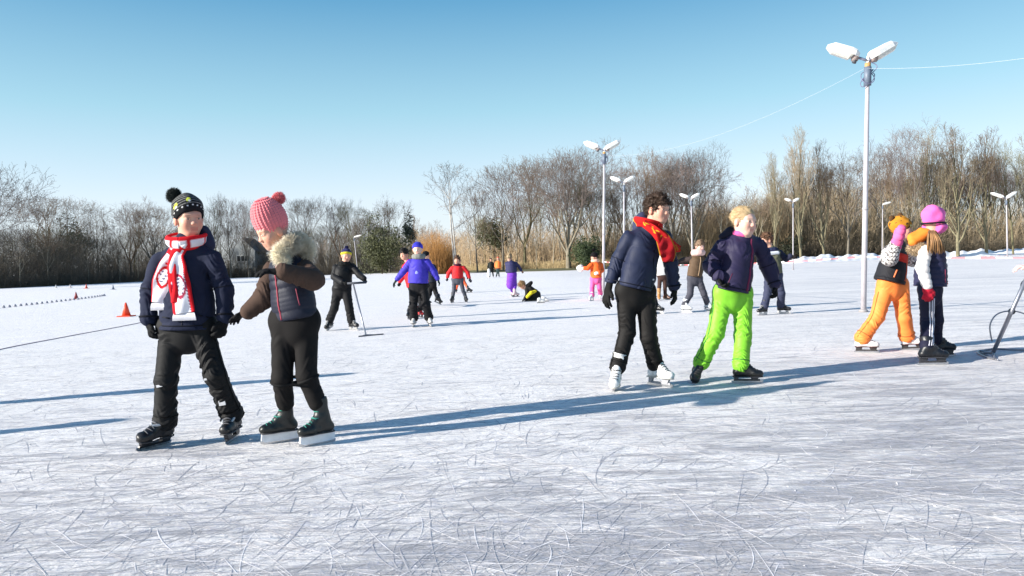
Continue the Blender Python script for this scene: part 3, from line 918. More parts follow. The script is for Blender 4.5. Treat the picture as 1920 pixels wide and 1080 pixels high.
person('boy in navy coat, black bobble hat and red and white scarf',
    face=(354, 411, -48, 6, -3, -.0), hs=1.02, nb=(350, 462), hem=(353, 617), ba=-84,
    sh=((299, 491), (399, 486)), el=((281, 548), (421, 545)), wr=((279, 598, -.03), (421, 594, -.03)), ha=((284, 643, -.05), (411, 643, -.06)),
    hip=((324, 628), (378, 625)), kn=((312, 712, -.05), (404, 703, -.05)),
    feet=((289, 838, -115, 0, 0, 20), (437, 826, -88, 0, 0, -5)), fs=1.02,
    jacket=dict(color=(.014, .018, .040), tr=(.135, .172), flat=.72, ar=(.056, .055, .048), folds=(.005, .11, 3), afolds=(.007, .085, 5), puff=(.006, .115), both=1, rough=.85),
    pants=dict(color=(.014, .014, .015), r=(.092, .078, .074, .088), thin=.82, folds=(.009, .085, 2), hipr=.115, rough=.7),
    skate=dict(boot=(.013, .013, .015), blade='hockey', holder=(.02, .02, .025), lace=(.12, .12, .13), straps=(.42, .44, .47)),
    palm=(A(.8, .5, 0), A(-.8, .5, 0)), gloves=dict(color=(.011, .011, .012), curl=.75, thick=1.2),
    extras=[boy_hat, boy_hood, boy_scarf, knee_patch, zipx((.02, .02, .03), r=.004, off=.0), trims((.010, .012, .022), seams=(.006, .006, .006)),
      pocket([(306, 588), (322, 592), (336, 594)], (.008, .01, .02), .006), pocket([(374, 586), (388, 590), (400, 594)], (.008, .01, .02), .006)])

# ---------------------------------------------------------------- girl with pink bobble hat
def girl_hat(ctx):
    c, ax, sc = ctx['hc'], ctx['ax'], ctx['sc']
    m = fabric((.74, .20, .22), .95, .6, 200, .12, .4)
    beanie(ctx['root'], c, ax, sc * 1.0, .0034, None, mat=m, ribs=(.0035, 26, 420), top=.075, cutz=.0,
           pom=(P(522, 371, ctx['D']), .038, (.76, .19, .21)), brim=None)
def fur(ctx, pts, rs, color, n, ln, name='fur_trim', parent=None, cols=None, comb=None, w=.0016):
    f = Field(); f.chain(pts, rs, k=.03); f.noise(.006, 45, 4)
    m = fabric(color, .9, .6, 140, .4, .3)
    return fobj(name, f, .006, m, parent or ctx['jo'], None, fuzz(n, ln, w, 3, .15, comb))
def girl_extra(ctx):
    D = ctx['D']
    # hood lying on the back and its fur collar
    f = Field()
    f.rc(P(554, 472, D + .1), P(568, 488, D + .1), .06, .058, k=.03); f.noise(.003, 40, 3)
    fobj('hood', f, ctx['h'], fabric((.07, .045, .032), .8, .3, 180), ctx['jo'])
    fur(ctx, [P(540, 468, D - .10), P(547, 456, D - .06), P(558, 449, D + .02), P(569, 457, D + .06), P(576, 478, D + .05)], [.022, .026, .028, .026, .022], (.70, .62, .48), 3600, .042)
    fur(ctx, [P(530, 468, D - .10), P(527, 482, D - .12), P(533, 491, D - .13)], [.026, .026, .018], (.74, .67, .52), 1600, .038)
    # hair tuft
    zipper(ctx, (.30, .045, .07), r=.0055, yaw=0, t1=.99)
    jf = ctx['jf']; p = [jf.surf(P(566 + k * 1.6, 540 + k * 6, D + .02), A(0, -1, 0), .4) for k in range(6)]
    MB().tube(p, .004, 5).build('pocket_zip', fabric((.25, .05, .08), .6), ctx['jo'])
def dark_tights(ctx):
    mb = MB()
    for i in (0, 1):
        k_ = ctx['kns'][i]; d = nrm(ctx['anks'][i] - k_); c = k_ + d * .02
        ring = []
        for t in np.linspace(0, 2 * math.pi, 17):
            v = A(math.cos(t), math.sin(t), 0); v = nrm(v - d * (v @ d))
            ring.append(ctx['pf'].surf(c, v, .2))
        mb.tube(ring, .010, 6, caps=False)
    mb.build('knee_fold', fabric((.012, .012, .013), .8), ctx['pants'])
person('girl in pink knitted bobble hat and cream fur hood, one arm raised',
    face=(512, 434, -140, 22, 0, -.02), hs=1.0, nb=(536, 487), hem=(556, 598), ba=-118,
    sh=((512, 506, .05), (571, 505, -.03)), el=((494, 560, .02), (587, 524, -.16)), wr=((466, 584, .0), (532, 510, -.28)), ha=((438, 598, .02), (478, 507, -.32)),
    hip=((533, 618), (573, 616)), kn=((529, 708, -.04), (575, 705, -.04)),
    feet=((527, 829, -150, 0, 0, 0), (597, 833, -140, 0, 0, 0)), fs=.94,
    jacket=dict(color=(.016, .018, .032), tr=(.125, .142), flat=.86, ar=(.06, .064, .05), puff=(.009, .055), sleeve=fabric((.065, .04, .03), .85, .4, 170), apuff=None, afolds=(.006, .09, 2), collar=.06, rough=.55),
    pants=dict(color=(.012, .010, .010), r=(.082, .064, .052, .050), thin=.95, cutoff=.09, folds=(.003, .1, 2), hipr=.118, rough=.8),
    skate=dict(boot=(.010, .014, .014), blade='tall', holder=(.75, .77, .8), lace=(.03, .22, .17), boothi=.155, hgt=.07),
    palm=(A(-.3, -.2, -1), A(.1, .2, -1)), gloves=dict(color=(.010, .010, .011), curl=.35), glove0=dict(size=1.1), 
    extras=[girl_hat, girl_extra, dark_tights])

# ---------------------------------------------------------------- tall boy with red scarf
def tallboy_extra(ctx):
    D = ctx['D']; root = ctx['root']
    short_hair(root, ctx['hc'], ctx['ax'], ctx['sc'], .0042, (.045, .026, .017), n=2000, fringe=.040, length=.026, messy=1.6, seed=4, comb=(-.1, .25))
    f = Field(); f.rc(P(1203, 413, D + .06), P(1214, 406, D + .12), .055, .05); f.rc(P(1203, 413, D + .06), P(1196, 428, D + .05), .05, .045, k=.04); f.noise(.003, 40, 1)
    fobj('hood', f, ctx['h'], fabric((.035, .04, .085), .75, .3, 180), ctx['jo'])
    Rd, Ye, Dr = A(.46, .012, .012), A(.66, .38, .02), A(.22, .006, .010)
    m = fabric(None, .95, .5, 220, .1, .3, attr=True, key='scarf_knit')
    def col(u, v):
        c = Rd if u < .45 else Rd * .7 + Dr * .3
        if u < .62 and math.sin(u * 44 + 1.5 * math.sin(v * 7)) * math.cos(v * 5.2 + u * 14) > .35 and abs(v - .1) < .42: c = Ye
        if u > .62 and math.sin(u * 60 + v * 5) > .75 and abs(v) < .5: c = Ye * .5
        return c
    cen = ctx['nb'] + A(0, 0, .045); ring = []; wd = []
    for k in range(13):
        t = math.radians(-60 + k * 30); ring.append(cen + A(math.cos(t) * .095, math.sin(t) * .095, .03 * -math.cos(t))); wd.append(A(math.cos(t) * .5, math.sin(t) * .5, 1))
    s1 = ribbon('scarf', ring, wd, .085, .03, m, root, lambda u, v: Ye if .62 < u < .68 and abs(v) < .7 else Rd, 70, 12, .004)
    path = [P(1206, 418, D - .13), P(1226, 432, D - .17), P(1243, 448, D - .16), P(1258, 461, D - .10), P(1275, 467, D - .02)]
    ribbon('scarf_tail', path, [A(.5, 0, 1), A(.6, -.2, 1), A(.5, -.3, 1), A(.2, -.3, 1), A(-.1, -.2, 1)], .12, .018, m, s1, col, 80, 20, .006, widths=(.06, .075, .10, .10, .05))
    path = [P(1232, 430, D - .14), P(1245, 452, D - .16), P(1252, 474, D - .12), P(1252, 490, D - .08)]
    ribbon('scarf_tail', path, [A(1, -.2, .1)] * 4, .10, .018, m, s1, lambda u, v: Dr * 1.2 if (abs(v) < .85) else Ye * .5, 60, 14, .006, widths=(.07, .12, .13, .09))
    mb = MB(); p = ctx['jf'].surf(P(1221, 524, D), A(0, -1, 0), .4); mb.box(p, A(.012, 0, 0), A(0, .004, 0), A(0, 0, .006))
    mb.build('logo_tab', plain('tab', (.6, .6, .6), .5), ctx['jo'], shade=False)
person('tall boy with tousled brown hair, navy coat and red and yellow scarf',
    face=(1233, 395, -50, 4, 4, -.02), hs=1.04, nb=(1216, 432), hem=(1192, 541), ba=-52,
    sh=((1179, 447, -.02), (1247, 446, .06)), el=((1158, 490, .02), (1258, 494, .08)), wr=((1142, 536, .0), (1264, 538, .08)), ha=((1132, 578, -.03), (1267, 572, .06)),
    hip=((1174, 556), (1210, 558, .03)), kn=((1176, 622, .0), (1216, 632, .0)),
    feet=((1152, 730, -104, 0, 14, 9), (1236, 724, -52, 0, 0, 6)), fs=1.1,
    jacket=dict(color=(.016, .021, .048), puff=(.006, .13), both=1, tr=(.14, .165), flat=.76, ar=(.062, .058, .047), folds=(.007, .12, 3), afolds=(.009, .08, 5), rough=.6),
    pants=dict(color=(.016, .014, .013), r=(.095, .078, .068, .076), folds=(.007, .08, 2), hipr=.118, rough=.7),
    skate=dict(boot=(.74, .73, .70), blade='figure', holder=(.3, .3, .32), lace=(.06, .06, .07), boothi=.13, sole=(.5, .48, .42)),
    palm=(A(.8, .5, 0), A(-.8, .5, 0)), gloves=dict(color=(.013, .013, .012), curl=.4),
    extras=[tallboy_extra, trims((.009, .011, .022), seams=(.006, .006, .006)), pocket([(1196, 512), (1203, 524), (1206, 534)], (.03, .035, .05), .004), pocket([(1222, 470), (1221, 495), (1218, 538)], (.01, .012, .02), .005, name='zip')])

# ---------------------------------------------------------------- blond child, green trousers
def blond_extra(ctx):
    D = ctx['D']
    short_hair(ctx['root'], ctx['hc'], ctx['ax'], ctx['sc'] * .95, .0042, (.46, .33, .18), n=1700, fringe=.056, length=.026, messy=.4, seed=7, back=-.075, comb=(-1.2, -.1), flat=1)
    f = Field(); f.rc(P(1371, 437, D + .06), P(1392, 430, D + .12), .055, .05); f.rc(P(1371, 437, D + .06), P(1356, 443, D + .06), .05, .035, k=.03); f.noise(.003, 40, 1)
    fobj('hood', f, ctx['h'], fabric((.016, .017, .03), .75, .3, 180), ctx['jo'])
    f = Field(); cen = ctx['nb'] + A(0, 0, .05)
    pts = [cen + A(math.cos(t) * .062, math.sin(t) * .062, -.02 - .012 * math.cos(t)) for t in np.linspace(math.radians(100), math.radians(290), 7)]
    f.chain([p - A(0, 0, .02) for p in pts], [.024] * 7, k=.02)
    fobj('neck_warmer', f, ctx['h'], fabric((.75, .10, .28), .8, .3, 160), ctx['jo'])
    zipper(ctx, (.16, .02, .06), r=.010, t0=.0, t1=1.0)
person('blond child in bright green ski trousers and dark purple padded jacket skating right',
    face=(1395, 417, -60, 5, 6, -.03), hs=1.1, nb=(1393, 442), hem=(1373, 546), ba=-48, skin=(.66, .42, .33),
    sh=((1353, 463, 0), (1421, 459, .05)), el=((1333, 499, .02), (1441, 501, .08)), wr=((1348, 517, -.10), (1452, 532, .05)), ha=((1358, 541, -.15), (1456, 556, .02)),
    hip=((1356, 560), (1392, 560, .03)), kn=((1342, 625, -.03), (1393, 628, -.02)),
    feet=((1299, 710, -112, .02, 24, 30), (1400, 718, -14, 0, 0, 0)), fs=1.0,
    jacket=dict(color=(.022, .018, .05), puff=(.006, .12), both=1, tr=(.14, .165), flat=.82, ar=(.064, .068, .052), folds=(.006, .12, 8), afolds=(.009, .09, 5), rough=.6),
    pants=dict(color=(.20, .53, .035), r=(.098, .080, .070, .078), folds=(.007, .085, 2), hipr=.118, rough=.5, sheen=.05),
    skate=dict(boot=(.012, .012, .012), blade='figure', holder=(.04, .04, .045), lace=(.03, .03, .03), boothi=.07, hgt=.05),
    palm=(A(.6, -.7, 0), A(-.8, .5, 0)), gloves=dict(color=(.010, .010, .010), curl=.8, thick=1.2, size=1.2),
    extras=[blond_extra, trims((.012, .010, .028), seams=(.03, .14, .04)), pocket([(1363, 512), (1358, 524), (1355, 534)], (.10, .02, .05), .004), pocket([(1408, 505), (1409, 518), (1408, 528)], (.10, .02, .05), .004)])

# ---------------------------------------------------------------- child in orange trousers
def orange_extra(ctx):
    D = ctx['D']; c, ax, sc = ctx['hc'], ctx['ax'], ctx['sc']; R, F, U = ax
    def col(V):
        q = (V - c) / sc; x, y, z = q @ R, q @ F, q @ U
        C = np.tile(A(.46, .19, .02), (len(V), 1))
        s_ = np.sin(x * 75 + 2 * np.sin(z * 40)) * np.sin(z * 66 + 1.4 * np.sin(y * 50)) * np.sin(y * 60 + 1)
        C = np.where((s_ > .30)[:, None], A(.05, .028, .015), C)
        return C
    m = fabric(None, .95, .6, 220, .2, .3, attr=True, key='knit')
    hat = beanie(ctx['root'], c, ax, sc * 1.06, .005, None, mat=m, colf=col, cutz=-.02, top=.0)
    MB().sphere(P(1704, 422, D - .05), .026).build('pompom', fabric((.62, .6, .25), .95, .5, 150), hat)
    f = Field()
    for i, (px, py) in enumerate(((1672, 409), (1688, 404))): f.el(P(px, py, D), np.eye(3), (.03, .02, .03))
    fobj('ear', f, .006, fabric((.10, .05, .02), .95, .5, 150), hat)
    # lower black panel of the jacket, zips, orange bands
    zipper(ctx, (.75, .12, .05), r=.006, t0=.1, t1=.97)
    jf = ctx['jf']; p = [jf.surf(P(1666 - k * 1.6, 505 + k * 3.6, D + .02), A(0, -1, 0), .4) for k in range(5)]
    MB().tube(p, .009, 6).build('pocket_zip', fabric((.8, .2, .08), .6), ctx['jo'])
    # bulky pink knitted cuff of the raised arm
    f = Field(); f.rc(P(1680, 459, D - .24), P(1690, 430, D - .30), .058, .046, puff=(.010, .06))
    fobj('knitted_cuff', f, .006, fabric((.78, .13, .30), .95, .5, 190), ctx['jo'])
def orange_jc(ctx):
    a, b = ctx['nb'], ctx['hem']; ab = b - a; L = np.linalg.norm(ab)
    def col(V):
        t = (V - a) @ ab / L ** 2
        C = np.tile(A(.018, .018, .022), (len(V), 1))
        C = np.where(((t > .20) & (t < .42))[:, None], A(.62, .035, .02), C)
        C = np.where((t < .20)[:, None], A(.03, .03, .03), C)
        return C
    return col
def camo_col(V):
    n = np.sin(V[:, 0] * 90 + 2 * np.sin(V[:, 2] * 60)) * np.sin(V[:, 2] * 80 + 2 * np.sin(V[:, 1] * 70))
    C = np.tile(A(.62, .60, .58), (len(V), 1))
    return np.where((np.abs(n) < .28)[:, None], A(.10, .09, .09), C)
def camo_sleeve(ctx):
    f = Field()
    for i in (0, 1):
        f.rc(ctx['shl'][i], ctx['el'][i], .072, .078, k=.03, folds=(.006, .07, 2)); f.rc(ctx['el'][i], ctx['wr'][i] * .7 + ctx['el'][i] * .3, .076, .06, k=.03, folds=(.006, .07, 4))
    fobj('patterned_sleeve', f, ctx['h'], fabric(None, .8, .3, 180, .1, attr=True, key='camo'), ctx['jo'], camo_col)
person('child in orange ski trousers and spotted yellow-brown hat, arm raised to the face',
    face=(1690, 430, -25, 0, 0, 0), hs=1.0, nb=(1684, 462), hem=(1667, 529), ba=-45,
    sh=((1667, 473, -.03), (1702, 471, .06)), el=((1668, 484, -.2), (1712, 486, .12)), wr=((1683, 450, -.25), (1726, 470, .15)), ha=((1692, 424, -.31), (1741, 463, .15)),
    hip=((1661, 541), (1687, 542, .03)), kn=((1645, 594, -.03), (1695, 597, .0)),
    feet=((1624, 661, -22, 0, 0, 0), (1711, 656, -22, 0, -4, 0)), fs=.95,
    jacket=dict(color=(.02, .02, .02), tr=(.145, .185), flat=.82, ar=(.06, .058, .045), folds=(.005, .1, 8), rough=.6, colf=orange_jc, mat=fabric(None, .7, .3, 180, .12, attr=True, key='panel')),
    pants=dict(color=(.95, .235, .05), r=(.105, .082, .080, .092), folds=(.006, .09, 2), hipr=.12, rough=.6),
    skate=dict(boot=(.72, .70, .70), blade='hockey', holder=(.035, .03, .03), lace=(.3, .3, .3), boothi=.09, sole=(.08, .02, .02)),
    gloves=dict(color=(.75, .13, .30), curl=1.0, thick=1.25), glove1=dict(color=(.02, .02, .02)), palm=(A(0, 1, 0), A(0, -1, 0)),
    extras=[orange_extra, camo_sleeve, trims((.02, .02, .022), hem=True, yoke=False, seams=(.45, .07, .02))])

# ---------------------------------------------------------------- girl with bright pink fleece hat, seen from behind
def fleece_extra(ctx):
    D = ctx['D']; c, ax, sc = ctx['hc'], ctx['ax'], ctx['sc']; R, F, U = ax; root = ctx['root']
    m = fabric((.80, .13, .42), .95, .3, 120, .12, .5)
    f = Field(); L = lambda x, y, z: c + (R * x + F * y + U * z) * sc
    f.el(L(0, -.012, .045), ax, A(.095, .108, .098) * sc); f.rc(L(-.02, -.04, .118), L(.02, -.05, .122), .03 * sc, .024 * sc, k=.04)
    f.cut(L(0, 0, -.015), -U, k=.01); f.noise(.004, 45, 5)
    hat = fobj('hat', f, .0045, m, root)
    # dark goggle strap under the hat
    pts = [L(math.cos(t) * .094, -.012 + math.sin(t) * .107, -.018) for t in np.linspace(0, 2 * math.pi, 30)]
    MB().tube(pts, .009, 6, caps=False, ).build('goggle_strap', fabric((.015, .012, .02), .6), root)
    f = Field(); f.el(L(.0, .01, -.06), ax, A(.10, .112, .062) * sc); f.cut(L(0, -.05, 0), -F, k=.02); f.noise(.003, 50, 2)
    fobj('neck_warmer', f, .0055, m, root)
    # long light-brown hair hanging from under the hat
    rg = np.random.default_rng(5); mb = MB(); base = L(0, -.09, -.02)
    for k in range(150):
        a = rg.uniform(-1, 1); b = rg.uniform(-1, 1)
        p0 = P(1748 + a * 7, 432 + abs(b) * 5, D - .14 + b * .05)
        p1 = P(1752 + a * 13, 452, D - .20 + b * .05); p2 = P(1756 + a * 15 + b * 3, 468 + rg.uniform(0, 9), D - .20 + b * .03)
        mb.tube(spline([p0, p1, p2], 7), [.006, .007, .0065, .006, .005, .004, .001], 4)
    mb.build('hair', fabric((.28, .15, .065), .5, .3, 100, .4, 0, .4), root)
    # hood with orange lining hanging at the back, fur edge
    f = Field()
    f.rc(P(1713, 454, D - .03), P(1736, 438, D - .02), .044, .045, k=.02); f.rc(P(1709, 445, D), P(1726, 434, D), .040, .034, k=.02); f.noise(.003, 38, 2)
    fobj('hood', f, .007, fabric((.80, .22, .03), .7, .3, 170), ctx['jo'])
    fur(ctx, [P(1708, 466, D - .02), P(1718, 470, D - .04), P(1727, 462, D - .08)], [.022, .026, .02], (.36, .26, .16), 900, .035)
    # three white stripes down the side of the track trousers
    pf = ctx['pf']; sm = fabric((.55, .55, .62), .8)
    for i, off in enumerate((-.022, 0, .022)):
        pts = []
        for u in np.linspace(.12, 1.9, 14):
            k0, k1 = (ctx['hips'][0], ctx['kns'][0]) if u < 1 else (ctx['kns'][0], ctx['anks'][0])
            p = k0 + (k1 - k0) * (u % 1)
            s_ = pf.surf(p, A(.15 + off * 16, -1, 0), .3); pts.append(s_ + A(0, -.002, 0))
        MB().tube(spline(pts, 30), .006, 5).build('stripe', sm, ctx['pants'])
    zz = [ctx['jf'].surf(P(1755, 505 + k * 4, D + .02), A(0, -1, 0), .4) for k in range(7)]
    MB().tube(zz, .005, 5).build('pocket_zip', fabric((.25, .04, .08), .6), ctx['jo'])
person('girl in bright pink fleece hat and silver sleeves, seen from behind with long hair',
    face=(1751, 415, 30, 0, 0, 0), hs=1.03, nb=(1747, 455), hem=(1744, 537), ba=15,
    sh=((1735, 470, -.09), (1752, 468, .10)), el=((1729, 502, -.16), (1764, 500, .14)), wr=((1738, 535, -.18), (1762, 520, .10)), ha=((1741, 569, -.18), (1768, 532, .05)),
    hip=((1738, 553, -.06), (1750, 553, .06)), kn=((1739, 600, -.05), (1756, 600, .06)),
    feet=((1748, 684, -6, 0, 0, 0), (1764, 669, -4, 0, 0, 0)), fs=1.08,
    jacket=dict(color=(.025, .025, .06), tr=(.13, .15), flat=.9, ar=(.056, .056, .046), puff=(.008, .05), apuff=(.008, .055), sleeve=fabric((.62, .58, .56), .5, .3, 160), rough=.6),
    pants=dict(color=(.012, .012, .03), r=(.084, .068, .06, .064), folds=(.006, .08, 2), hipr=.105, rough=.7),
    skate=dict(boot=(.010, .011, .016), blade='hockey', holder=(.03, .03, .035), lace=(.05, .05, .06), boothi=.10),
    palm=(A(.3, 1, 0), A(-.3, -1, 0)), gloves=dict(color=(.42, .012, .03), curl=.55, thick=1.5, size=1.0),
    extras=[fleece_extra])

# ---------------------------------------------------------------- mid-distance skaters
def knit(color, brim=None, **k): return lambda c: beanie(c['root'], c['hc'], c['ax'], c['sc'], c['hh'], color, brim=brim, cutz=k.get('cutz', .035), top=k.get('top', 0), pom=(P(*k['pom'][:2], c['D']), k['pom'][2], color) if 'pom' in k else None)
def hairx(color, **k): return lambda c: short_hair(c['root'], c['hc'], c['ax'], c['sc'], c['hh'], color, n=int(k.pop('n', 500)) if 'n' in k else 400, **{a: b for a, b in k.items() if a != 'n'})
def wrap(color, r=.05, dz=.03, R0=.075, name='scarf'):
    def fn(c):
        f = Field(); cen = c['nb'] + A(0, 0, dz)
        pts = [cen + A(math.cos(t) * R0, math.sin(t) * R0 * .9, 0) for t in np.linspace(0, 2 * math.pi, 11)]
        f.chain(pts, [r] * 11, k=.02, folds=(.006, .05, 1)); fobj(name, f, c['h'], fabric(color, .9, .4, 180), c['root'])
    return fn
person('child in black snowsuit with navy and yellow hat pushing a long-handled ice scraper',
    face=(649, 480, -62, 8, 6), hs=1.0, nb=(646, 498), hem=(641, 543), ba=-60,
    sh=((630, 502, 0), (661, 500, .03)), el=((626, 519, -.05), (674, 516, -.05)), wr=((642, 529, -.26), (682, 522, -.22)), ha=((655, 532, -.34), (688, 530, -.28)),
    hip=((633, 547), (649, 547)), kn=((627, 578, -.05), (655, 578, -.05)),
    feet=((619, 617, -110, .02, 20), (663, 619, -40)), fs=1.0,
    jacket=dict(color=(.014, .014, .016), tr=(.15, .16), flat=.8, ar=(.06, .056, .05), folds=(.006, .1, 3), rough=.6),
    pants=dict(color=(.016, .016, .018), r=(.10, .08, .075, .08), folds=(.007, .09, 2), hipr=.115),
    skate=dict(boot=(.015, .015, .016), blade='hockey', holder=(.3, .3, .3)), palm=(A(0, 0, -1), A(0, 0, -1)), gloves=dict(color=(.012, .012, .012), curl=1.1),
    extras=[knit((.03, .03, .09), (.62, .52, .03), pom=(650, 464, .03)), wrap((.02, .02, .02), .035)])
person('child in bright blue jacket and blue hat with arms held out',
    face=(783, 468, -92, 3, 0), hs=1.02, nb=(785, 486), hem=(784, 531), ba=-90, skin=(.68, .45, .36),
    sh=((769, 493), (801, 492)), el=((755, 511), (814, 511)), wr=((745, 523), (820, 522)), ha=((735, 537), (826, 535)),
    hip=((777, 541), (793, 541)), kn=((775, 574, -.05), (799, 573, -.05)), feet=((776, 613, -92), (806, 612, -72)), fs=1.0,
    jacket=dict(color=(.055, .04, .42), tr=(.165, .18), flat=.75, ar=(.066, .058, .046), folds=(.008, .12, 3), rough=.6),
    pants=dict(color=(.015, .014, .016), r=(.098, .085, .08, .095), folds=(.008, .09, 2), hipr=.115),
    skate=dict(boot=(.45, .44, .43), blade='figure', holder=(.5, .5, .5)), gloves=dict(color=(.015, .03, .03), curl=.4), palm=(A(1, 0, 0), A(-1, 0, 0)),
    extras=[knit((.03, .03, .42), (.045, .04, .5)), wrap((.22, .22, .2), .045, .045),
            lambda c: fobj('chest_print', Field().rc(c['jf'].surf(P(783, 506, c['D']), A(0, -1, 0), .4), c['jf'].surf(P(783, 512, c['D']), A(0, -1, 0), .4), .03, .03, flat=(A(0, 1, 0), .2)), .012, fabric((.3, .33, .7), .7), c['jo'])])
person('dark-haired child in red jacket half hidden behind the child in blue jacket',
    face=(758, 477, -115, 10, 0), nb=(766, 494), hem=(776, 537), ba=-70,
    sh=((759, 500), (786, 499)), el=((757, 517), (795, 515)), wr=((750, 527), (800, 527)), ha=((747, 537), (804, 540)),
    hip=((773, 543), (787, 543)), kn=((773, 571), (790, 571)), feet=((767, 598, -95), (789, 596, -60)), fs=1.0,
    jacket=dict(color=(.66, .02, .025), tr=(.14, .15), flat=.8, ar=(.06, .055, .046)), pants=dict(color=(.016, .016, .02)), skate=dict(boot=(.02, .02, .022), blade='figure'), skates={1: dict(boot=(.5, .03, .03))},
    gloves=dict(color=(.02, .02, .02)), extras=[hairx((.02, .014, .01), n=200)])
person('child all in black with one leg lifted behind the child in blue jacket',
    face=(799, 480, 60, 0, 0), nb=(801, 494), hem=(808, 530), ba=50,
    sh=((793, 498), (813, 499)), el=((795, 512), (818, 512)), wr=((797, 521), (817, 524)), ha=((800, 530), (816, 533)),
    hip=((806, 535), (813, 535)), kn=((806, 551), (817, 549)), feet=((803, 573, 60), (820, 569, 40, .12, 25)), fs=1.0,
    jacket=dict(color=(.014, .018, .03), tr=(.14, .15)), pants=dict(color=(.012, .012, .014)), skate=dict(boot=(.012, .012, .012), blade='figure', holder=(.03, .03, .03)),
    gloves=dict(color=(.02, .02, .02)), extras=[knit((.015, .015, .02))])
person('child in red jacket and grey jeans, arms spread, in front of the leaning birch',
    face=(857, 488, -95, 4, 5), hs=1.05, nb=(858, 499), hem=(858, 522), ba=-90,
    sh=((848, 503), (869, 502)), el=((841, 512), (877, 511)), wr=((839, 520), (880, 521)), ha=((837, 527), (884, 530)),
    hip=((852, 527), (864, 527)), kn=((851, 545), (868, 544)), feet=((848, 568, -105), (874, 567, -70)), fs=1.05,
    jacket=dict(color=(.60, .02, .025), tr=(.15, .16), flat=.78, ar=(.062, .056, .046), folds=(.008, .12, 3)), pants=dict(color=(.07, .075, .095), r=(.08, .065, .05, .05)),
    skate=dict(boot=(.02, .02, .022), blade='hockey', boothi=.16), gloves=dict(color=(.03, .03, .04)), extras=[hairx((.09, .045, .025), n=200), wrap((.06, .012, .03), .03)])
person('child in orange trousers mostly hidden behind the skater in the red jacket',
    face=(860, 491, 80, 0, 0), nb=(860, 501), hem=(862, 522), ba=80,
    sh=((850, 503), (871, 503)), el=((847, 511), (875, 511)), wr=((850, 518), (876, 518)), ha=((852, 523), (877, 524)),
    hip=((858, 526), (868, 525)), kn=((857, 536), (874, 535)), feet=((856, 549, 90), (880, 549, -10)), fs=1.05,
    jacket=dict(color=(.08, .012, .03), tr=(.14, .15)), pants=dict(color=(.75, .12, .04), r=(.075, .06, .05, .05)), skate=dict(boot=(.015, .015, .015), blade='figure'), gloves=dict(color=(.02, .02, .02)), extras=[knit((.02, .02, .09))])
person('small far skater in black jacket carrying something white near the grass edge',
    face=(920, 487, -100, 0, 0), nb=(920.5, 491.5), hem=(921, 503), ba=-90, sh=((916.5, 493.5), (925, 493.5)), el=((914.5, 499), (927, 499)), wr=((915, 503), (926, 503)), ha=((915, 506), (927, 507)),
    hip=((919, 505), (923, 505)), kn=((918.5, 512), (924, 512)), feet=((918, 521, -95), (925, 520.5, -80)), fs=1.1, ls=1.1,
    jacket=dict(color=(.02, .025, .022), tr=(.16, .17)), pants=dict(color=(.02, .022, .025)), skate=dict(blade='figure'), gloves=dict(color=(.03, .03, .03)), hs=1.05,
    extras=[knit((.03, .025, .025)), lambda c: fobj('white_cloth', Field().rc(P(916.5, 506, c['D'] - .25), P(917, 517, c['D'] - .25), .10, .14, folds=(.02, .1, 1)), .03, fabric((.75, .75, .73), .9), c['root'])])
person('small far skater in orange hooded jacket near the grass edge',
    face=(933.5, 484.5, -130, 0, 0), nb=(933.5, 490), hem=(933, 503), ba=-110, sh=((929.5, 492), (938, 492)), el=((928, 498), (939, 498)), wr=((929, 502), (938, 502)), ha=((930, 505), (938, 506)),
    hip=((932, 505), (935, 505)), kn=((932, 512), (935, 512)), feet=((931, 520.5, -95), (936, 520.5, -80)), fs=1.1, ls=1.1,
    jacket=dict(color=(.80, .20, .05), tr=(.17, .18)), pants=dict(color=(.03, .05, .05)), skate=dict(blade='figure'), gloves=dict(color=(.4, .1, .05)), hs=1.05, extras=[knit((.7, .10, .05))])
def jogger(c):
    f = Field(); f.rc(c['hips'][0] * .5 + c['hips'][1] * .5, P(958, 534, c['D']), .16, .15, folds=(.01, .08, 1)); f.rc(P(955, 532, c['D']), P(957, 540, c['D']), .08, .03)
    fobj('wrap_skirt', f, .016, fabric((.16, .045, .42), .8), c['pants'])
person('person in quilted navy jacket and purple leg wrap skating away',
    face=(955, 484, 75, 10, 0), nb=(957, 492), hem=(959, 511), ba=70, sh=((950, 494), (967, 494)), el=((952, 504), (973, 500)), wr=((955, 508), (977, 507)), ha=((957, 511), (981, 512)),
    hip=((956, 516), (964, 516)), kn=((958, 536), (966, 534)), feet=((962, 556, 60), (967, 557, 20)), fs=1.0,
    jacket=dict(color=(.03, .03, .085), tr=(.17, .19), flat=.85, puff=(.012, .07)), pants=dict(color=(.15, .04, .4), r=(.09, .07, .05, .045)), skate=dict(boot=(.6, .45, .45), blade='figure'),
    gloves=dict(color=(.25, .12, .08)), extras=[hairx((.3, .22, .13), n=250, messy=1.5), jogger, lambda c: MB().sphere(P(955, 477, c['D']), .05).build('hair_bun', fabric((.3, .22, .13), .8, key='bun'), c['body'])])
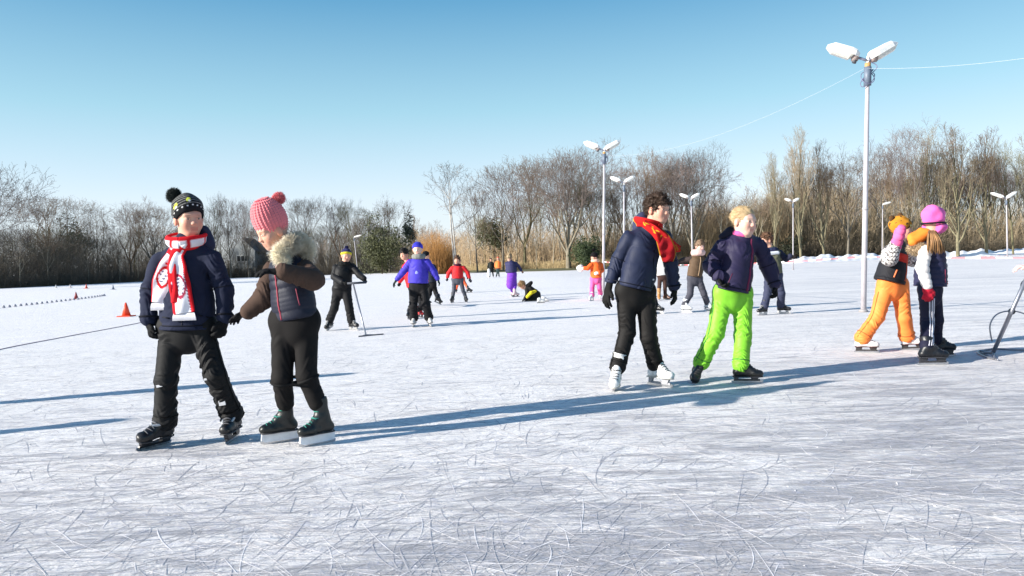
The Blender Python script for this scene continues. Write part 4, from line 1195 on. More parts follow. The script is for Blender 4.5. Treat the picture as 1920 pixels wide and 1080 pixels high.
person('kneeling child in black suit with yellow band bending over the ice', D=20.9, base=G(1000, 568),
    face=(980, 535, -170, 45, 0), nb=(988, 541), hem=(1007, 557), ba=-160, sh=((988, 545, -.1), (994, 541, .12)), el=((988, 554, -.16), (993, 553, .1)), wr=((984, 560, -.2), (985, 559, .1)), ha=((978, 565, -.22), (979, 564, .1)),
    hip=((1007, 560, -.08), (1009, 559, .08)), kn=((988, 565, -.1), (990, 563, .1)), ank=((1012, 566, -.1), (1016, 564, .1)), feet=((1014, 568.5, 0), (1022, 566, 0)), fs=.9,
    jacket=dict(color=(.018, .018, .016), tr=(.15, .17), flat=.85), pants=dict(color=(.014, .014, .015), r=(.095, .08, .07, .06)), skate=dict(boot=(.5, .5, .5), blade='figure', boothi=.05, hgt=.03),
    gloves=dict(color=(.02, .02, .02)), extras=[hairx((.25, .15, .07), n=250, messy=1.5, length=.05), lambda c: fobj('yellow_band', Field().chain([P(988, 557, c['D'] - .2), P(996, 549, c['D'] - .2), P(1004, 546, c['D'] - .12)], [.045, .05, .04]), .016, fabric((.75, .6, .03), .8), c['jo']),
      lambda c: fobj('hood', Field().rc(P(990, 537, c['D']), P(996, 530, c['D']), .08, .05), .016, fabric((.018, .018, .02), .8), c['jo'])])
def mit(c):
    f = Field(); f.el(P(1088, 503, c['D']), np.eye(3), (.10, .08, .09)); f.noise(.01, 30, 1)
    fobj('snowball', f, .014, fabric((.8, .8, .8), .9, key='snow'), c['root'])
person('small child in orange jacket, pink trousers and black bobble hat holding out a white mitten',
    face=(1114, 482, -150, 5, 0), hs=1.0, nb=(1116, 491), hem=(1118, 521), ba=-140, sh=((1108, 497, -.08), (1127, 496, .05)), el=((1102, 503, -.1), (1129, 507, 0)), wr=((1096, 503, -.1), (1123, 512, -.15)), ha=((1086, 503, -.1), (1115, 513, -.22)),
    hip=((1112, 526), (1123, 526)), kn=((1110, 541), (1124, 540)), feet=((1109, 564, -130), (1126, 560, -100)), fs=.9,
    jacket=dict(color=(.78, .12, .02), tr=(.15, .165), flat=.85, ar=(.06, .058, .05)), pants=dict(color=(.80, .11, .32), r=(.088, .072, .07, .075)), skate=dict(boot=(.7, .7, .7), blade='figure', holder=(.5, .5, .5)),
    gloves=dict(color=(.8, .78, .75), thick=1.5), extras=[knit((.015, .012, .014), (.02, .016, .02), cutz=.0, pom=(1113, 468, .045)), wrap((.75, .45, .33), .04), mit])
person('person in leather leggings and brown boots hidden behind the tall boy, only legs visible',
    face=(1238, 470, -90, 0, 0), nb=(1240, 484), hem=(1242, 516), ba=-90, sh=((1231, 489), (1250, 489)), el=((1228, 500), (1252, 500)), wr=((1230, 508), (1252, 508)), ha=((1231, 513), (1250, 513)),
    hip=((1238, 519), (1246, 519)), kn=((1236, 538), (1247, 538)), feet=((1236, 563, -100), (1250, 562, -50)), fs=1.0,
    jacket=dict(color=(.62, .60, .58), tr=(.13, .15)), pants=dict(color=(.05, .025, .02), r=(.075, .055, .042, .04)), skate=dict(boot=(.36, .17, .05), blade='figure', hgt=.03, boothi=.2), skates={1: dict(boot=(.10, .04, .02))},
    gloves=dict(color=(.02, .02, .02)), extras=[hairx((.05, .03, .02), n=100)])
person('child in black hidden behind the tall boy, one black hockey skate showing',
    face=(1205, 462, 100, 0, 0), nb=(1206, 480), hem=(1210, 520), ba=90, sh=((1195, 484), (1217, 484)), el=((1192, 500), (1221, 500)), wr=((1194, 512), (1221, 512)), ha=((1196, 520), (1221, 520)),
    hip=((1206, 526), (1218, 526)), kn=((1205, 556), (1225, 556)), feet=((1203, 590, -90), (1234, 588, -35)), fs=1.0,
    jacket=dict(color=(.02, .02, .03), tr=(.13, .15)), pants=dict(color=(.012, .012, .014)), skate=dict(boot=(.012, .012, .014), blade='hockey', holder=(.5, .5, .5)),
    gloves=dict(color=(.02, .02, .02)), extras=[knit((.02, .02, .03))])
def bare_hand(c): 
    f = hand_field(P(1283, 497, c['D'] - .1), A(-.4, 0, .25), A(0, -1, 0), .2, .3, 1)
person('child in brown coat with big pale pink scarf, one arm held out',
    face=(1312, 463, -68, 8, 4), hs=1.02, nb=(1309, 479), hem=(1302, 519), ba=-70, skin=(.68, .43, .36),
    sh=((1295, 486), (1321, 485, .02)), el=((1281, 488, .05), (1331, 497, .1)), wr=((1272, 493, .05), (1336, 508, .1)), ha=((1264, 499, .05), (1340, 517, .1)),
    hip=((1296, 526), (1310, 526)), kn=((1294, 552, -.03), (1320, 551, 0)), feet=((1287, 586, -45), (1328, 583, -60, 0, 10)), fs=.98,
    jacket=dict(color=(.10, .062, .036), tr=(.14, .155), flat=.82, puff=(.008, .10), ar=(.058, .052, .045), afolds=(.006, .07, 2), sleeve=fabric((.045, .032, .03), .8, .3, 160)), pants=dict(color=(.055, .055, .07), r=(.085, .07, .06, .062)),
    skate=dict(boot=(.72, .72, .72), blade='figure', holder=(.5, .5, .5)), gloves=dict(color=(.03, .02, .02), curl=.3), palm=(A(0, 0, -1), A(0, 0, -1)),
    extras=[hairx((.17, .11, .07), n=300, back=-.02), wrap((.66, .44, .40), .06, .055, .078), zipx((.3, .2, .12), r=.01)])
person('curly-haired boy in khaki, navy and white jacket looking left behind the blond child',
    face=(1438, 451, -165, 4, 0), hs=1.03, nb=(1446, 469), hem=(1451, 513), ba=-140,
    sh=((1433, 477, -.08), (1462, 474, .08)), el=((1430, 491, -.15), (1474, 486, .05)), wr=((1444, 499, -.22), (1482, 480, -.05)), ha=((1455, 500, -.28), (1492, 482, -.1)),
    hip=((1442, 521), (1458, 521)), kn=((1439, 552), (1465, 551)), feet=((1430, 591, -150), (1469, 588, -30)), fs=1.0,
    jacket=dict(color=(.10, .10, .065), tr=(.145, .155), flat=.85, folds=(.007, .1, 1), sleeve=fabric((.02, .022, .045), .7, .3, 160)), pants=dict(color=(.035, .04, .075), r=(.092, .078, .072, .08), folds=(.007, .1, 4), hipr=.115),
    skate=dict(boot=(.015, .015, .018), blade='hockey', holder=(.5, .5, .5)), gloves=dict(color=(.02, .015, .015)),
    extras=[hairx((.11, .055, .03), n=500, messy=1.8, length=.03), wrap((.02, .025, .06), .045, .0),
            lambda c: fobj('white_stripe', Field().rc(P(1430, 476, c['D'] - .17), P(1458, 474, c['D'] - .10), .028, .034, flat=(A(0, 1, 0), .8)), .008, fabric((.74, .74, .76), .7), c['jo'])])
# cropped at the right border: only the hands reach into the picture
person('person cut off at the right edge, only a pink sleeve and hands visible',
    D=7.2, base=G(2010, 690), face=(2010, 395, -175, 10, 0), nb=(2012, 440), hem=(2022, 535), ba=-170,
    sh=((2005, 462, -.12), (2010, 460, .12)), el=((1975, 497, -.18), (1975, 505, .12)), wr=((1936, 500, -.12), (1945, 520, .05)), ha=((1896, 500, -.06), (1915, 530, .02)),
    hip=((2018, 550, -.08), (2022, 550, .08)), kn=((2000, 612, -.08), (2020, 612, .08)), feet=((1990, 690, -175), (2035, 678, -170)), fs=1.0,
    jacket=dict(color=(.72, .42, .38), tr=(.14, .16), flat=.88), pants=dict(color=(.03, .03, .05)), skate=dict(boot=(.5, .5, .5)),
    gloves=dict(color=(.72, .42, .38), curl=.5), glove1=dict(color=(.03, .02, .02)), palm=(A(0, 0, -1), A(0, 0, -1)), extras=[knit((.3, .2, .4))])
# skaters just outside the left border whose shadows fall into the picture
for (x, y, lab, jc, a) in ((-5.45, 6.0, 'skater in dark green coat standing outside the left edge, casting the far shadow', (.03, .08, .04), -30),
                           (-6.7, 3.95, 'skater in grey coat standing outside the left edge, casting the near shadow', (.15, .15, .16), -60)):
    q = A(x, y, 0)
    def px(dx, z, dy=0): # offset in metres to pseudo pixel
        p = A(x + dx, y + dy, z) - CPOS; k = FPX / (p @ _f); return (960 + (p @ _r) * k, 540 - (p @ _u) * k, dy)
    F2 = lambda dx, dy, h_: tuple(px(dx, 0, dy)[:2]) + (h_,)
    person(lab, D=y, base=q, face=px(0, 1.33)[:2] + (a, 0, 0), nb=px(0, 1.18), hem=px(0, .72), ba=a,
        sh=(px(-.15, 1.13), px(.15, 1.13)), el=(px(-.22, .92), px(.22, .92)), wr=(px(-.24, .75), px(.24, .75)), ha=(px(-.24, .62), px(.24, .62)),
        hip=(px(-.08, .68), px(.08, .68)), kn=(px(-.1, .42), px(.1, .42)), feet=(F2(-.12, 0, a), F2(.12, .05, a)),
        jacket=dict(color=jc), pants=dict(color=(.02, .02, .03)), skate=dict(boot=(.02, .02, .02)), hk=2.5, extras=[knit((.1, .1, .12))])
# ================================================================== ground and ice
def ico_plane(name, pts, mat, z):
    V = [(p[0], p[1], z) for p in pts]
    me = bpy.data.meshes.new(name); me.from_pydata(V, [], [list(range(len(V)))]); me.materials.append(mat); me.update()
    o = bpy.data.objects.new(name, me); S.collection.objects.link(o); return o
def node(t, k, **kw):
    n = t.nodes.new(k)
    for a, b in kw.items(): setattr(n, a, b)
    return n
def ice_material():
    m, t, b = bsdf_mat('ice')
    L = t.links.new
    geo = node(t, 'ShaderNodeNewGeometry')
    def noise(scale, rot=0, st=(1, 1, 1), detail=4, rough=.6, dist=0):
        mp = node(t, 'ShaderNodeMapping'); mp.inputs['Rotation'].default_value = (0, 0, math.radians(rot)); mp.inputs['Scale'].default_value = st
        L(geo.outputs['Position'], mp.inputs['Vector'])
        n = node(t, 'ShaderNodeTexNoise'); n.inputs['Scale'].default_value = scale; n.inputs['Detail'].default_value = detail
        n.inputs['Roughness'].default_value = rough; n.inputs['Distortion'].default_value = dist
        L(mp.outputs[0], n.inputs['Vector']); return n.outputs[0]
    def rng(v, a, b_, c=0, d=1):
        r = node(t, 'ShaderNodeMapRange'); r.inputs['From Min'].default_value = a; r.inputs['From Max'].default_value = b_
        r.inputs['To Min'].default_value = c; r.inputs['To Max'].default_value = d; L(v, r.inputs[0]); return r.outputs[0]
    def math_(op, a, b_):
        n = node(t, 'ShaderNodeMath', operation=op)
        for i, v in enumerate((a, b_)):
            if hasattr(v, 'links'): L(v, n.inputs[i])
            else: n.inputs[i].default_value = v
        return n.outputs[0]
    def mix(f, a, b_):
        n = node(t, 'ShaderNodeMix', data_type='RGBA'); L(f, n.inputs[0])
        for i, v in ((6, a), (7, b_)):
            if hasattr(v, 'links'): L(v, n.inputs[i])
            else: n.inputs[i].default_value = (*v, 1)
        return n.outputs[2]
    snow, grey, clear = (.92, .87, .815), (.67, .63, .60), (.38, .365, .365)
    # broad areas where the snow dust has been skated off
    lanes = noise(.32, -18, (.35, 1.6, 1), 5, .6, .6)
    blot = noise(1.6, 12, (.5, 1.3, 1), 7, .68, .8)
    fine = noise(14, 0, (1, 1, 1), 8, .75, .4)
    grain = noise(62, 0, (1, 1, 1), 4, .7)
    sep = node(t, 'ShaderNodeSeparateXYZ'); L(geo.outputs['Position'], sep.inputs[0])
    # the skated oval: worn toward the camera and the right, snow-dusted beyond
    wear = math_('ADD', rng(sep.outputs[1], 1.5, 9.0, .10, -.14), rng(sep.outputs[0], -.5, 4.5, -.03, .07))
    k = math_('ADD', math_('ADD', math_('MULTIPLY', lanes, .55), math_('MULTIPLY', blot, .45)), wear)
    c1 = mix(rng(k, .44, .66), snow, grey)
    k2 = math_('ADD', math_('MULTIPLY', blot, .5), math_('ADD', math_('MULTIPLY', fine, .5), wear))
    c2 = mix(rng(k2, .55, .70, 0, .85), c1, clear)
    far = math_('MULTIPLY', rng(sep.outputs[0], 1.5, 7.0), rng(sep.outputs[1], 7.0, 12.0))
    ln = rng(noise(1.5, -16, (.045, 2.4, 1), 7, .72, .5), .47, .60, 0, .62)
    c2 = mix(math_('MULTIPLY', ln, far), c2, (.42, .41, .42))
    # dark patches of bare ice, drawn out along the skating direction
    area = math_('ADD', rng(noise(.55, 0, (1, 1, 1), 3, .5), .38, .62, -.03, .045), wear)
    pa = noise(2.4, -14, (.30, 2.0, 1), 9, .74, .7); pb = noise(7.0, -24, (.30, 2.2, 1), 7, .75, .6); pc = noise(5.0, 32, (.4, 1.8, 1), 8, .75, .9)
    for p_, th, am in ((pa, .535, .85), (pb, .56, .7), (pc, .565, .75)):
        c2 = mix(rng(math_('ADD', p_, area), th, th + .07, 0, am), c2, (.37, .355, .36))
    # directional skate scratches, several directions
    sc = None
    for rot, s, th in ((20, 1.0, .65), (-12, 1.25, .66), (48, 1.1, .65), (-55, .9, .65), (82, 1.3, .66), (-30, 2.0, .66)):
        v = rng(noise(26 * s, rot, (.07, 1.6, 1), 3, .55, .45), th, th + .05)
        sc = v if sc is None else math_('MAXIMUM', sc, v)
    sd2 = None
    for rot, s, th in ((28, 1.0, .62), (-20, 1.4, .63), (-70, 1.0, .655), (65, .8, .65), (0, 1.1, .62)):
        v = rng(noise(30 * s, rot + 3, (.06, 1.5, 1), 3, .55, .5), th, th + .05)
        sd2 = v if sd2 is None else math_('MAXIMUM', sd2, v)
    patch = rng(noise(.9, 0, (1, 1, 1), 4), .35, .65)
    c3 = mix(math_('MULTIPLY', math_('MULTIPLY', sd2, .75), patch), c2, (.42, .44, .52))
    c4 = mix(math_('MULTIPLY', sc, .45), c3, (.90, .90, .92))
    c4 = mix(rng(fine, .50, .60, 0, .42), c4, (.58, .565, .61))
    crumbs = noise(28, 0, (1, 1, 1), 5, .7, .6)
    c4 = mix(math_('MULTIPLY', rng(crumbs, .56, .62), rng(blot, .40, .60, .15, .95)), c4, (.50, .49, .545))
    c5 = mix(rng(grain, .50, .66, 0, .62), c4, (.54, .53, .58))
    L(c5, b.inputs['Base Color'])
    L(rng(k2, .55, .72, .75, .38), b.inputs['Roughness'])
    b.inputs['Specular IOR Level'].default_value = .18
    hgt = math_('ADD', math_('ADD', math_('MULTIPLY', sc, .9), math_('MULTIPLY', sd2, -.9)), math_('ADD', math_('MULTIPLY', fine, 1.6), math_('MULTIPLY', grain, .7)))
    bp = node(t, 'ShaderNodeBump'); bp.inputs['Strength'].default_value = .85; bp.inputs['Distance'].default_value = .006
    L(hgt, bp.inputs['Height']); L(bp.outputs[0], b.inputs['Normal'])
    return m
def earth_material():
    m, t, b = bsdf_mat('earth'); L = t.links.new
    geo = node(t, 'ShaderNodeNewGeometry')
    n = node(t, 'ShaderNodeTexNoise'); n.inputs['Scale'].default_value = .5; n.inputs['Detail'].default_value = 8; L(geo.outputs['Position'], n.inputs['Vector'])
    r = node(t, 'ShaderNodeValToRGB'); L(n.outputs[0], r.inputs[0])
    r.color_ramp.elements[0].color = (.045, .035, .02, 1); r.color_ramp.elements[0].position = .35
    r.color_ramp.elements[1].color = (.12, .10, .05, 1); r.color_ramp.elements[1].position = .65
    L(r.outputs[0], b.inputs['Base Color']); b.inputs['Roughness'].default_value = .95
    return m
g = ico_plane('ground', [(-900, -300), (900, -300), (900, 1200), (-900, 1200)], earth_material(), -.06); g['kind'] = 'structure'
edge = [(-60, 541 + 3, 0), (0, 541), (140, 534.5), (270, 528), (420, 522), (570, 517), (730, 511.8), (815, 511.5), (900, 511), (1060, 507), (1250, 499.5), (1500, 491), (1780, 480.5), (1920, 475.5), (2100, 469)]
epts = [G(e[0], e[1]) for e in edge]
ice = ico_plane('ice', [(-120, -25, 0), (-120, 95, 0)] + [tuple(p) for p in epts[1:]] + [(140, 112, 0), (140, -25, 0)][0:2], ice_material(), 0.0)
ice['kind'] = 'structure'
def edgeD(px):
    xs = [e[0] for e in edge]; return float(np.interp(px, xs, [p[1] for p in epts]))

# skate marks near the camera: shallow grooves and little raised ridges of ice dust
rng0 = np.random.default_rng(11)
def marks(name, n, wid, h_, mat, seed, ymin=1.7, ymax=11):
    rg = np.random.default_rng(seed); V = []; Q = []; m = 9; cnt = 0
    for i in range(n):
        y = ymin * (ymax / ymin) ** rg.uniform(0, 1) ; x = rg.uniform(-1.05, 1.05) * y * .78
        th = rg.normal(.25, .75) if rg.uniform() < .65 else rg.uniform(0, math.pi)
        if x > .5 and rg.uniform() < .6: th = rg.normal(-.25, .35)
        Ln = rg.gamma(1.6, .13) + .04; cv = rg.normal(0, 1.0) * (2.2 if rg.uniform() < .2 else .7); w = wid * (.6 + .12 * y) * rg.uniform(.5, 1.5) * (1 if rg.uniform() > .06 else 1.8)
        s = np.linspace(-.5, .5, m); a = th + cv * s * Ln
        px = x + np.cumsum(np.cos(a)) * Ln / m; py = y + np.cumsum(np.sin(a)) * Ln / m
        nx, ny = -np.sin(a), np.cos(a); ww = w * np.sqrt(np.clip(1 - (2 * s) ** 2, .01, 1)) * (1 + .3 * np.sin(s * 40 + i))
        z0 = .0012
        for j in range(m):
            V += [(px[j] + nx[j] * ww[j] / 2, py[j] + ny[j] * ww[j] / 2, z0), (px[j], py[j], z0 + h_), (px[j] - nx[j] * ww[j] / 2, py[j] - ny[j] * ww[j] / 2, z0)]
        b = cnt * m * 3
        for j in range(m - 1):
            for q in (0, 1): Q.append((b + j * 3 + q, b + j * 3 + q + 1, b + j * 3 + 4 + q, b + j * 3 + 3 + q))
        cnt += 1
    me = raw_mesh(name, V, np.array(Q), mat, shade=False)
    return tag(add(name, me), kind='stuff')
tag(marks('skate_scratches', 7500, .0032, .0003, plain('scratch_ice', (.50, .475, .48), .6), 3), label='grey skate scratches all over the near ice')
tag(marks('ice_dust_ridges', 2600, .0028, .0004, plain('ice_dust', (.84, .80, .79), .9), 5), label='thin white ridges of scraped ice dust')
def shavings():
    rg = np.random.default_rng(21); n = 2500
    nc = 900; cy = 1.6 * 2.6 ** rg.uniform(0, 1, nc); cx = rg.uniform(-.9, .9, nc) * cy
    k = rg.integers(0, nc, n); sp = .07 + .05 * cy[k]
    x = cx[k] + rg.normal(0, 1, n) * sp * 1.6; y = np.maximum(1.45, cy[k] + rg.normal(0, 1, n) * sp)
    s = (.0005 + .00028 * y) * np.minimum(rg.gamma(2, .6, n), 2.6) + .0004; a = rg.uniform(0, 6.28, n); st = rg.uniform(1, 3.2, n); V = []
    c = np.stack([x, y, np.full(n, .0008)], 1); d = np.stack([np.cos(a), np.sin(a), a * 0], 1); e = np.stack([-np.sin(a), np.cos(a), a * 0], 1)
    V = np.stack([c + d * (s * st)[:, None], c - d * (s * .6)[:, None] + e * s[:, None], c - d * (s * .6)[:, None] - e * s[:, None],
                  c + A(0, 0, 1) * (s * rg.uniform(.5, 1.1, n))[:, None]], 1).reshape(-1, 3)
    T = (np.array([(0, 1, 3), (1, 2, 3), (2, 0, 3)])[None] + 4 * np.arange(n)[:, None, None]).reshape(-1, 3)
    tag(add('ice_shavings', raw_mesh('ice_shavings', V, T, plain('ice_crumb', (.62, .60, .60), .9), shade=False)), 'crumbs of scraped ice scattered over the near ice', kind='stuff')
shavings()
cord = [G(-140, 690, .006), G(0, 655, .006), G(130, 630, .006), G(265, 604.5, .006), G(420, 572, .006)]
MB().tube(spline(cord, 40), .0065, 5).build('cord', plain('cord', (.38, .26, .30), .8))
tag(bpy.data.objects['cord'], 'thin dark reddish cord lying across the ice at the left, running away from the camera', 'cord')
bpy.data.objects['cord']['kind'] = 'thing'

# grass strip and rough dead grass beyond the ice (middle)
def strip(name, pxs, d0, d1, z0, z1, mat, kind='structure', bumpy=0, back=True, seg=6):
    rg = np.random.default_rng(len(name)); V = []; n = len(pxs); Q = []
    for px in pxs:
        D = edgeD(px)
        for k in range(seg + 1):
            f = k / seg; d = D + d0 + (d1 - d0) * f
            x = P(px, 500, d)[0]; z = z0 + (z1 - z0) * math.sin(f * math.pi * (.5 if not back else 1)) + (rg.normal(0, bumpy) if 0 < k < seg else 0)
            V.append((x, d, z))
    for i in range(n - 1):
        for k in range(seg):
            a = i * (seg + 1) + k; Q.append((a, a + 1, a + seg + 2, a + seg + 1))
    Q = np.array(Q)[:, ::-1]
    return tag(add(name, raw_mesh(name, V, Q, mat)), kind=kind)
strip('grass_verge', np.arange(690, 1400, 12), -2.5, 5.5, .0, .28, plain('short_grass', (.085, .085, .032), .95, var=.35, scale=1.5), back=False)
strip('woodland_floor', np.arange(-200, 2200, 25), 1.0, 60, -.03, .5, plain('leaf_litter', (.055, .042, .026), .95, var=.3, scale=1), back=False)
snow_m = plain('snow', (.84, .84, .86), .8, var=.06, scale=3, bump=.2)
bank_px = np.arange(1455, 2160, 2.2)
def snowbank():
    rg = np.random.default_rng(8); V = []; Q = []; seg = 8
    for i, px in enumerate(bank_px):
        D = edgeD(px) - 14; H_ = .80 + .11 * math.sin(i * .33) + .06 * math.sin(i * .83 + 1) + .10 * math.sin(i * .19)
        H_ = max(H_, .62) * min(1, (px - 1450) / 60)
        for k in range(seg + 1):
            f = k / seg; d = D + 4 * f; z = max(0, H_ * math.sin(f * math.pi) ** .8 + (rg.normal(0, .012) if 0 < k < seg else 0)) + (-.02 if k in (0, seg) else 0)
            V.append((P(px, 500, d)[0], d, z))
    for i in range(len(bank_px) - 1):
        for k in range(seg):
            a = i * (seg + 1) + k; Q.append((a, a + seg + 1, a + seg + 2, a + 1))
    o = add('snow_bank', raw_mesh('snow_bank', V, np.array(Q), snow_m)); o['kind'] = 'structure'
snowbank()

# ================================================================== woods
def prisms(p0, p1, r0, r1, sides=3):
    p0, p1 = np.asarray(p0), np.asarray(p1); n = len(p0)
    d = p1 - p0; d /= np.linalg.norm(d, axis=1)[:, None] + 1e-9
    ref = np.tile(A(.31, .95, .05), (n, 1)); a = np.cross(d, ref); a /= np.linalg.norm(a, axis=1)[:, None] + 1e-9; b = np.cross(d, a)
    V = []
    for p, r in ((p0, r0), (p1, r1)):
        for k in range(sides):
            t = 2 * math.pi * k / sides; V.append(p + (a * math.cos(t) + b * math.sin(t)) * np.asarray(r)[:, None])
    V = np.stack(V, 1).reshape(-1, 3)
    q = [(k, (k + 1) % sides, sides + (k + 1) % sides, sides + k) for k in range(sides)]
    return V, (np.array(q)[None] + 2 * sides * np.arange(n)[:, None, None]).reshape(-1, 4)
def grow(seed, H=15, r=.22, fork=.3, ang=.5, up=.12, lev=6, limbs=9, ratio=.76, leader=True, first=.27, lean=0, twin=0, minr=.0125, wob=.07, side=1):
    """trunk with limbs that fork again and again; every level straighter and thinner than the last"""
    rg = np.random.default_rng(seed); segs = [[], []]
    def seg(a, b, ra, rb, l): segs[0 if l <= 2 else 1].append((a, b, max(ra, minr), max(rb, minr * .85)))
    def rec(p, d, L, r0, l):
        n = 3 if l < 3 else 2; q = p
        r1 = r0 * .80
        for i in range(n):
            d = nrm(d + rg.normal(0, wob, 3) + A(0, 0, up * (1 if l < 4 else .4)))
            q2 = q + d * L / n; seg(q, q2, r0 + (r1 - r0) * i / n, r0 + (r1 - r0) * (i + 1) / n, l)
            if l >= 2 and side:
                s = rg.normal(0, 1, 3); s = nrm(s - d * (s @ d)); t = nrm(d * .55 + s * .8 + A(0, 0, .1)); Ls = L * rg.uniform(.35, .7)
                m = q2 + t * Ls * .5; e = m + nrm(t + rg.normal(0, .2, 3) + A(0, 0, .2)) * Ls * .5
                seg(q2, m, r0 * .4, r0 * .3, 4); seg(m, e, r0 * .3, minr, 5)
            q = q2
        if l >= lev: return
        az = rg.normal(0, 1, 3); s = nrm(az - d * (az @ d)); b = np.cross(d, s)
        k = 3 if rg.uniform() < .25 else 2
        for j in range(k):
            t = 2 * math.pi * j / k + rg.normal(0, .3); ax_ = s * math.cos(t) + b * math.sin(t)
            a = ang * (rg.uniform(.35, .7) if j == 0 else rg.uniform(.8, 1.25))
            rec(q, nrm(d * math.cos(a) + ax_ * math.sin(a)), L * ratio * rg.uniform(.82, 1.1), r1 * (.82 if j == 0 else .66), l + 1)
    for tw in range(1 + twin):
        p = A(tw * .5, 0, 0); d = nrm(A(lean + tw * -.2, 0, 1)); n = 12; Ht = H * (.74 if leader else fork + .05); rr = r * (1 if tw == 0 else .8)
        lf = [fork + (1 - fork) * (k + rg.uniform(0, .8)) / limbs for k in range(limbs)] if leader else []
        az0 = rg.uniform(0, 6.28)
        for i in range(n):
            d = nrm(d + rg.normal(0, wob * .45, 3) + A(0, 0, .05)); q = p + d * Ht / n
            ra, rb = rr * (1 - .75 * i / n if leader else 1 - .25 * i / n), rr * (1 - .75 * (i + 1) / n if leader else 1 - .25 * (i + 1) / n)
            seg(p, q, ra, rb, 0)
            for m, f in enumerate(lf):
                if i / n <= f < (i + 1) / n:
                    a = az0 + m * 2.4 + rg.normal(0, .3); el = .75 * (1 - f) + .42
                    el *= ang / .5
                    dd = nrm(A(math.cos(a) * math.sin(el), math.sin(a) * math.sin(el), math.cos(el)))
                    rec(p + (q - p) * (f * n - i), dd, H * first * (1.15 - .62 * f), ra * .55, 2 if f > .5 else 1)
            p = q
        if leader: rec(p, d, H * first * .5, rr * .25, 3)
        else:
            for m in range(limbs):
                a = az0 + m * 6.28 / limbs + rg.normal(0, .25); el = ang * rg.uniform(.5, 1.35) if m else .1
                rec(p - d * rg.uniform(0, .06) * H, nrm(A(math.cos(a) * math.sin(el), math.sin(a) * math.sin(el), math.cos(el))), H * first, rr * rg.uniform(.4, .58), 1)
    return segs
bark = lambda c: plain('bark', c, .9, var=.3, scale=2.5)
PROT = {}
def proto(key, col=(.13, .105, .075), tw=(.115, .085, .065), **kw):
    s = grow(**kw); out = []
    for g_, sides, c in ((s[0], 5, col), (s[1], 3, tw)):
        p0, p1, r0, r1 = [np.array(v) for v in zip(*g_)]
        V, Q = prisms(p0, p1, r0, r1, sides)
        out.append(raw_mesh(key + ('_trunk' if sides == 5 else '_crown'), V, Q, bark(c), shade=sides == 5))
    PROT[key] = out
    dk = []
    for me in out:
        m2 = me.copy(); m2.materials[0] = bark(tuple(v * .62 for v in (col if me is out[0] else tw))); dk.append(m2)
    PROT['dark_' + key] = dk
grey, brn, olv, pur = (.15, .13, .10), (.17, .12, .08), (.14, .125, .065), (.17, .13, .115)
for i in range(4): proto('oak%d' % i, col=(grey, olv, brn, grey)[i], tw=(pur, brn, pur, brn)[i], seed=20 + i, H=15, r=.26, fork=.22, ang=.55, up=.10, lev=7, limbs=(4, 5, 4, 5)[i], leader=False, first=.235, ratio=.80)
for i in range(3): proto('ash%d' % i, col=(grey, olv, grey)[i], tw=(brn, olv, pur)[i], seed=40 + i, H=16, r=.2, fork=.30, ang=.46, up=.14, lev=6, limbs=10, first=.22, ratio=.78)
for i in range(3): proto('poplar%d' % i, col=(.17, .15, .09), tw=((.21, .175, .11), (.20, .155, .10), brn)[i], seed=60 + i, H=17, r=.2, fork=.10, ang=.30, up=.26, lev=5, limbs=18, first=.17, ratio=.76)
proto('bigtree', col=(.19, .165, .12), tw=(.18, .14, .115), seed=79, H=15, r=.40, fork=.13, ang=.60, up=.09, lev=8, limbs=6, leader=False, first=.21, ratio=.83)
proto('birch', col=(.36, .34, .31), tw=(.20, .17, .14), seed=90, H=14, r=.15, fork=.5, ang=.62, up=.04, lev=5, limbs=6, first=.20, ratio=.76, lean=-.03, twin=1)
for i in range(2): proto('pole%d' % i, col=(.30, .26, .19), tw=brn, seed=95 + i, H=9, r=.09, fork=.35, ang=.42, up=.2, lev=4, limbs=8, first=.2, ratio=.75)
def tree(key, px, D, top, label, group=None, name='bare_tree', wid=1.0, rz=None, z=None):
    base = P(px, 500, D); base[2] = .1
    ztop = P(px, top, D)[2]
    t_, c_ = PROT[key]
    hts = PROT.setdefault(key + '_h', max(v.co.z for v in c_.vertices))
    s = (ztop - .1) / hts
    e = thing(name, label, 'tree', base, group)
    e.scale = (s * wid, s * wid, s); e.rotation_euler = (0, 0, random.uniform(0, 6.28) if rz is None else rz)
    for n_, me in (('trunk', t_), ('crown', c_)):
        o = bpy.data.objects.new(n_, me); S.collection.objects.link(o); o.parent = e
    return e
random.seed(4)
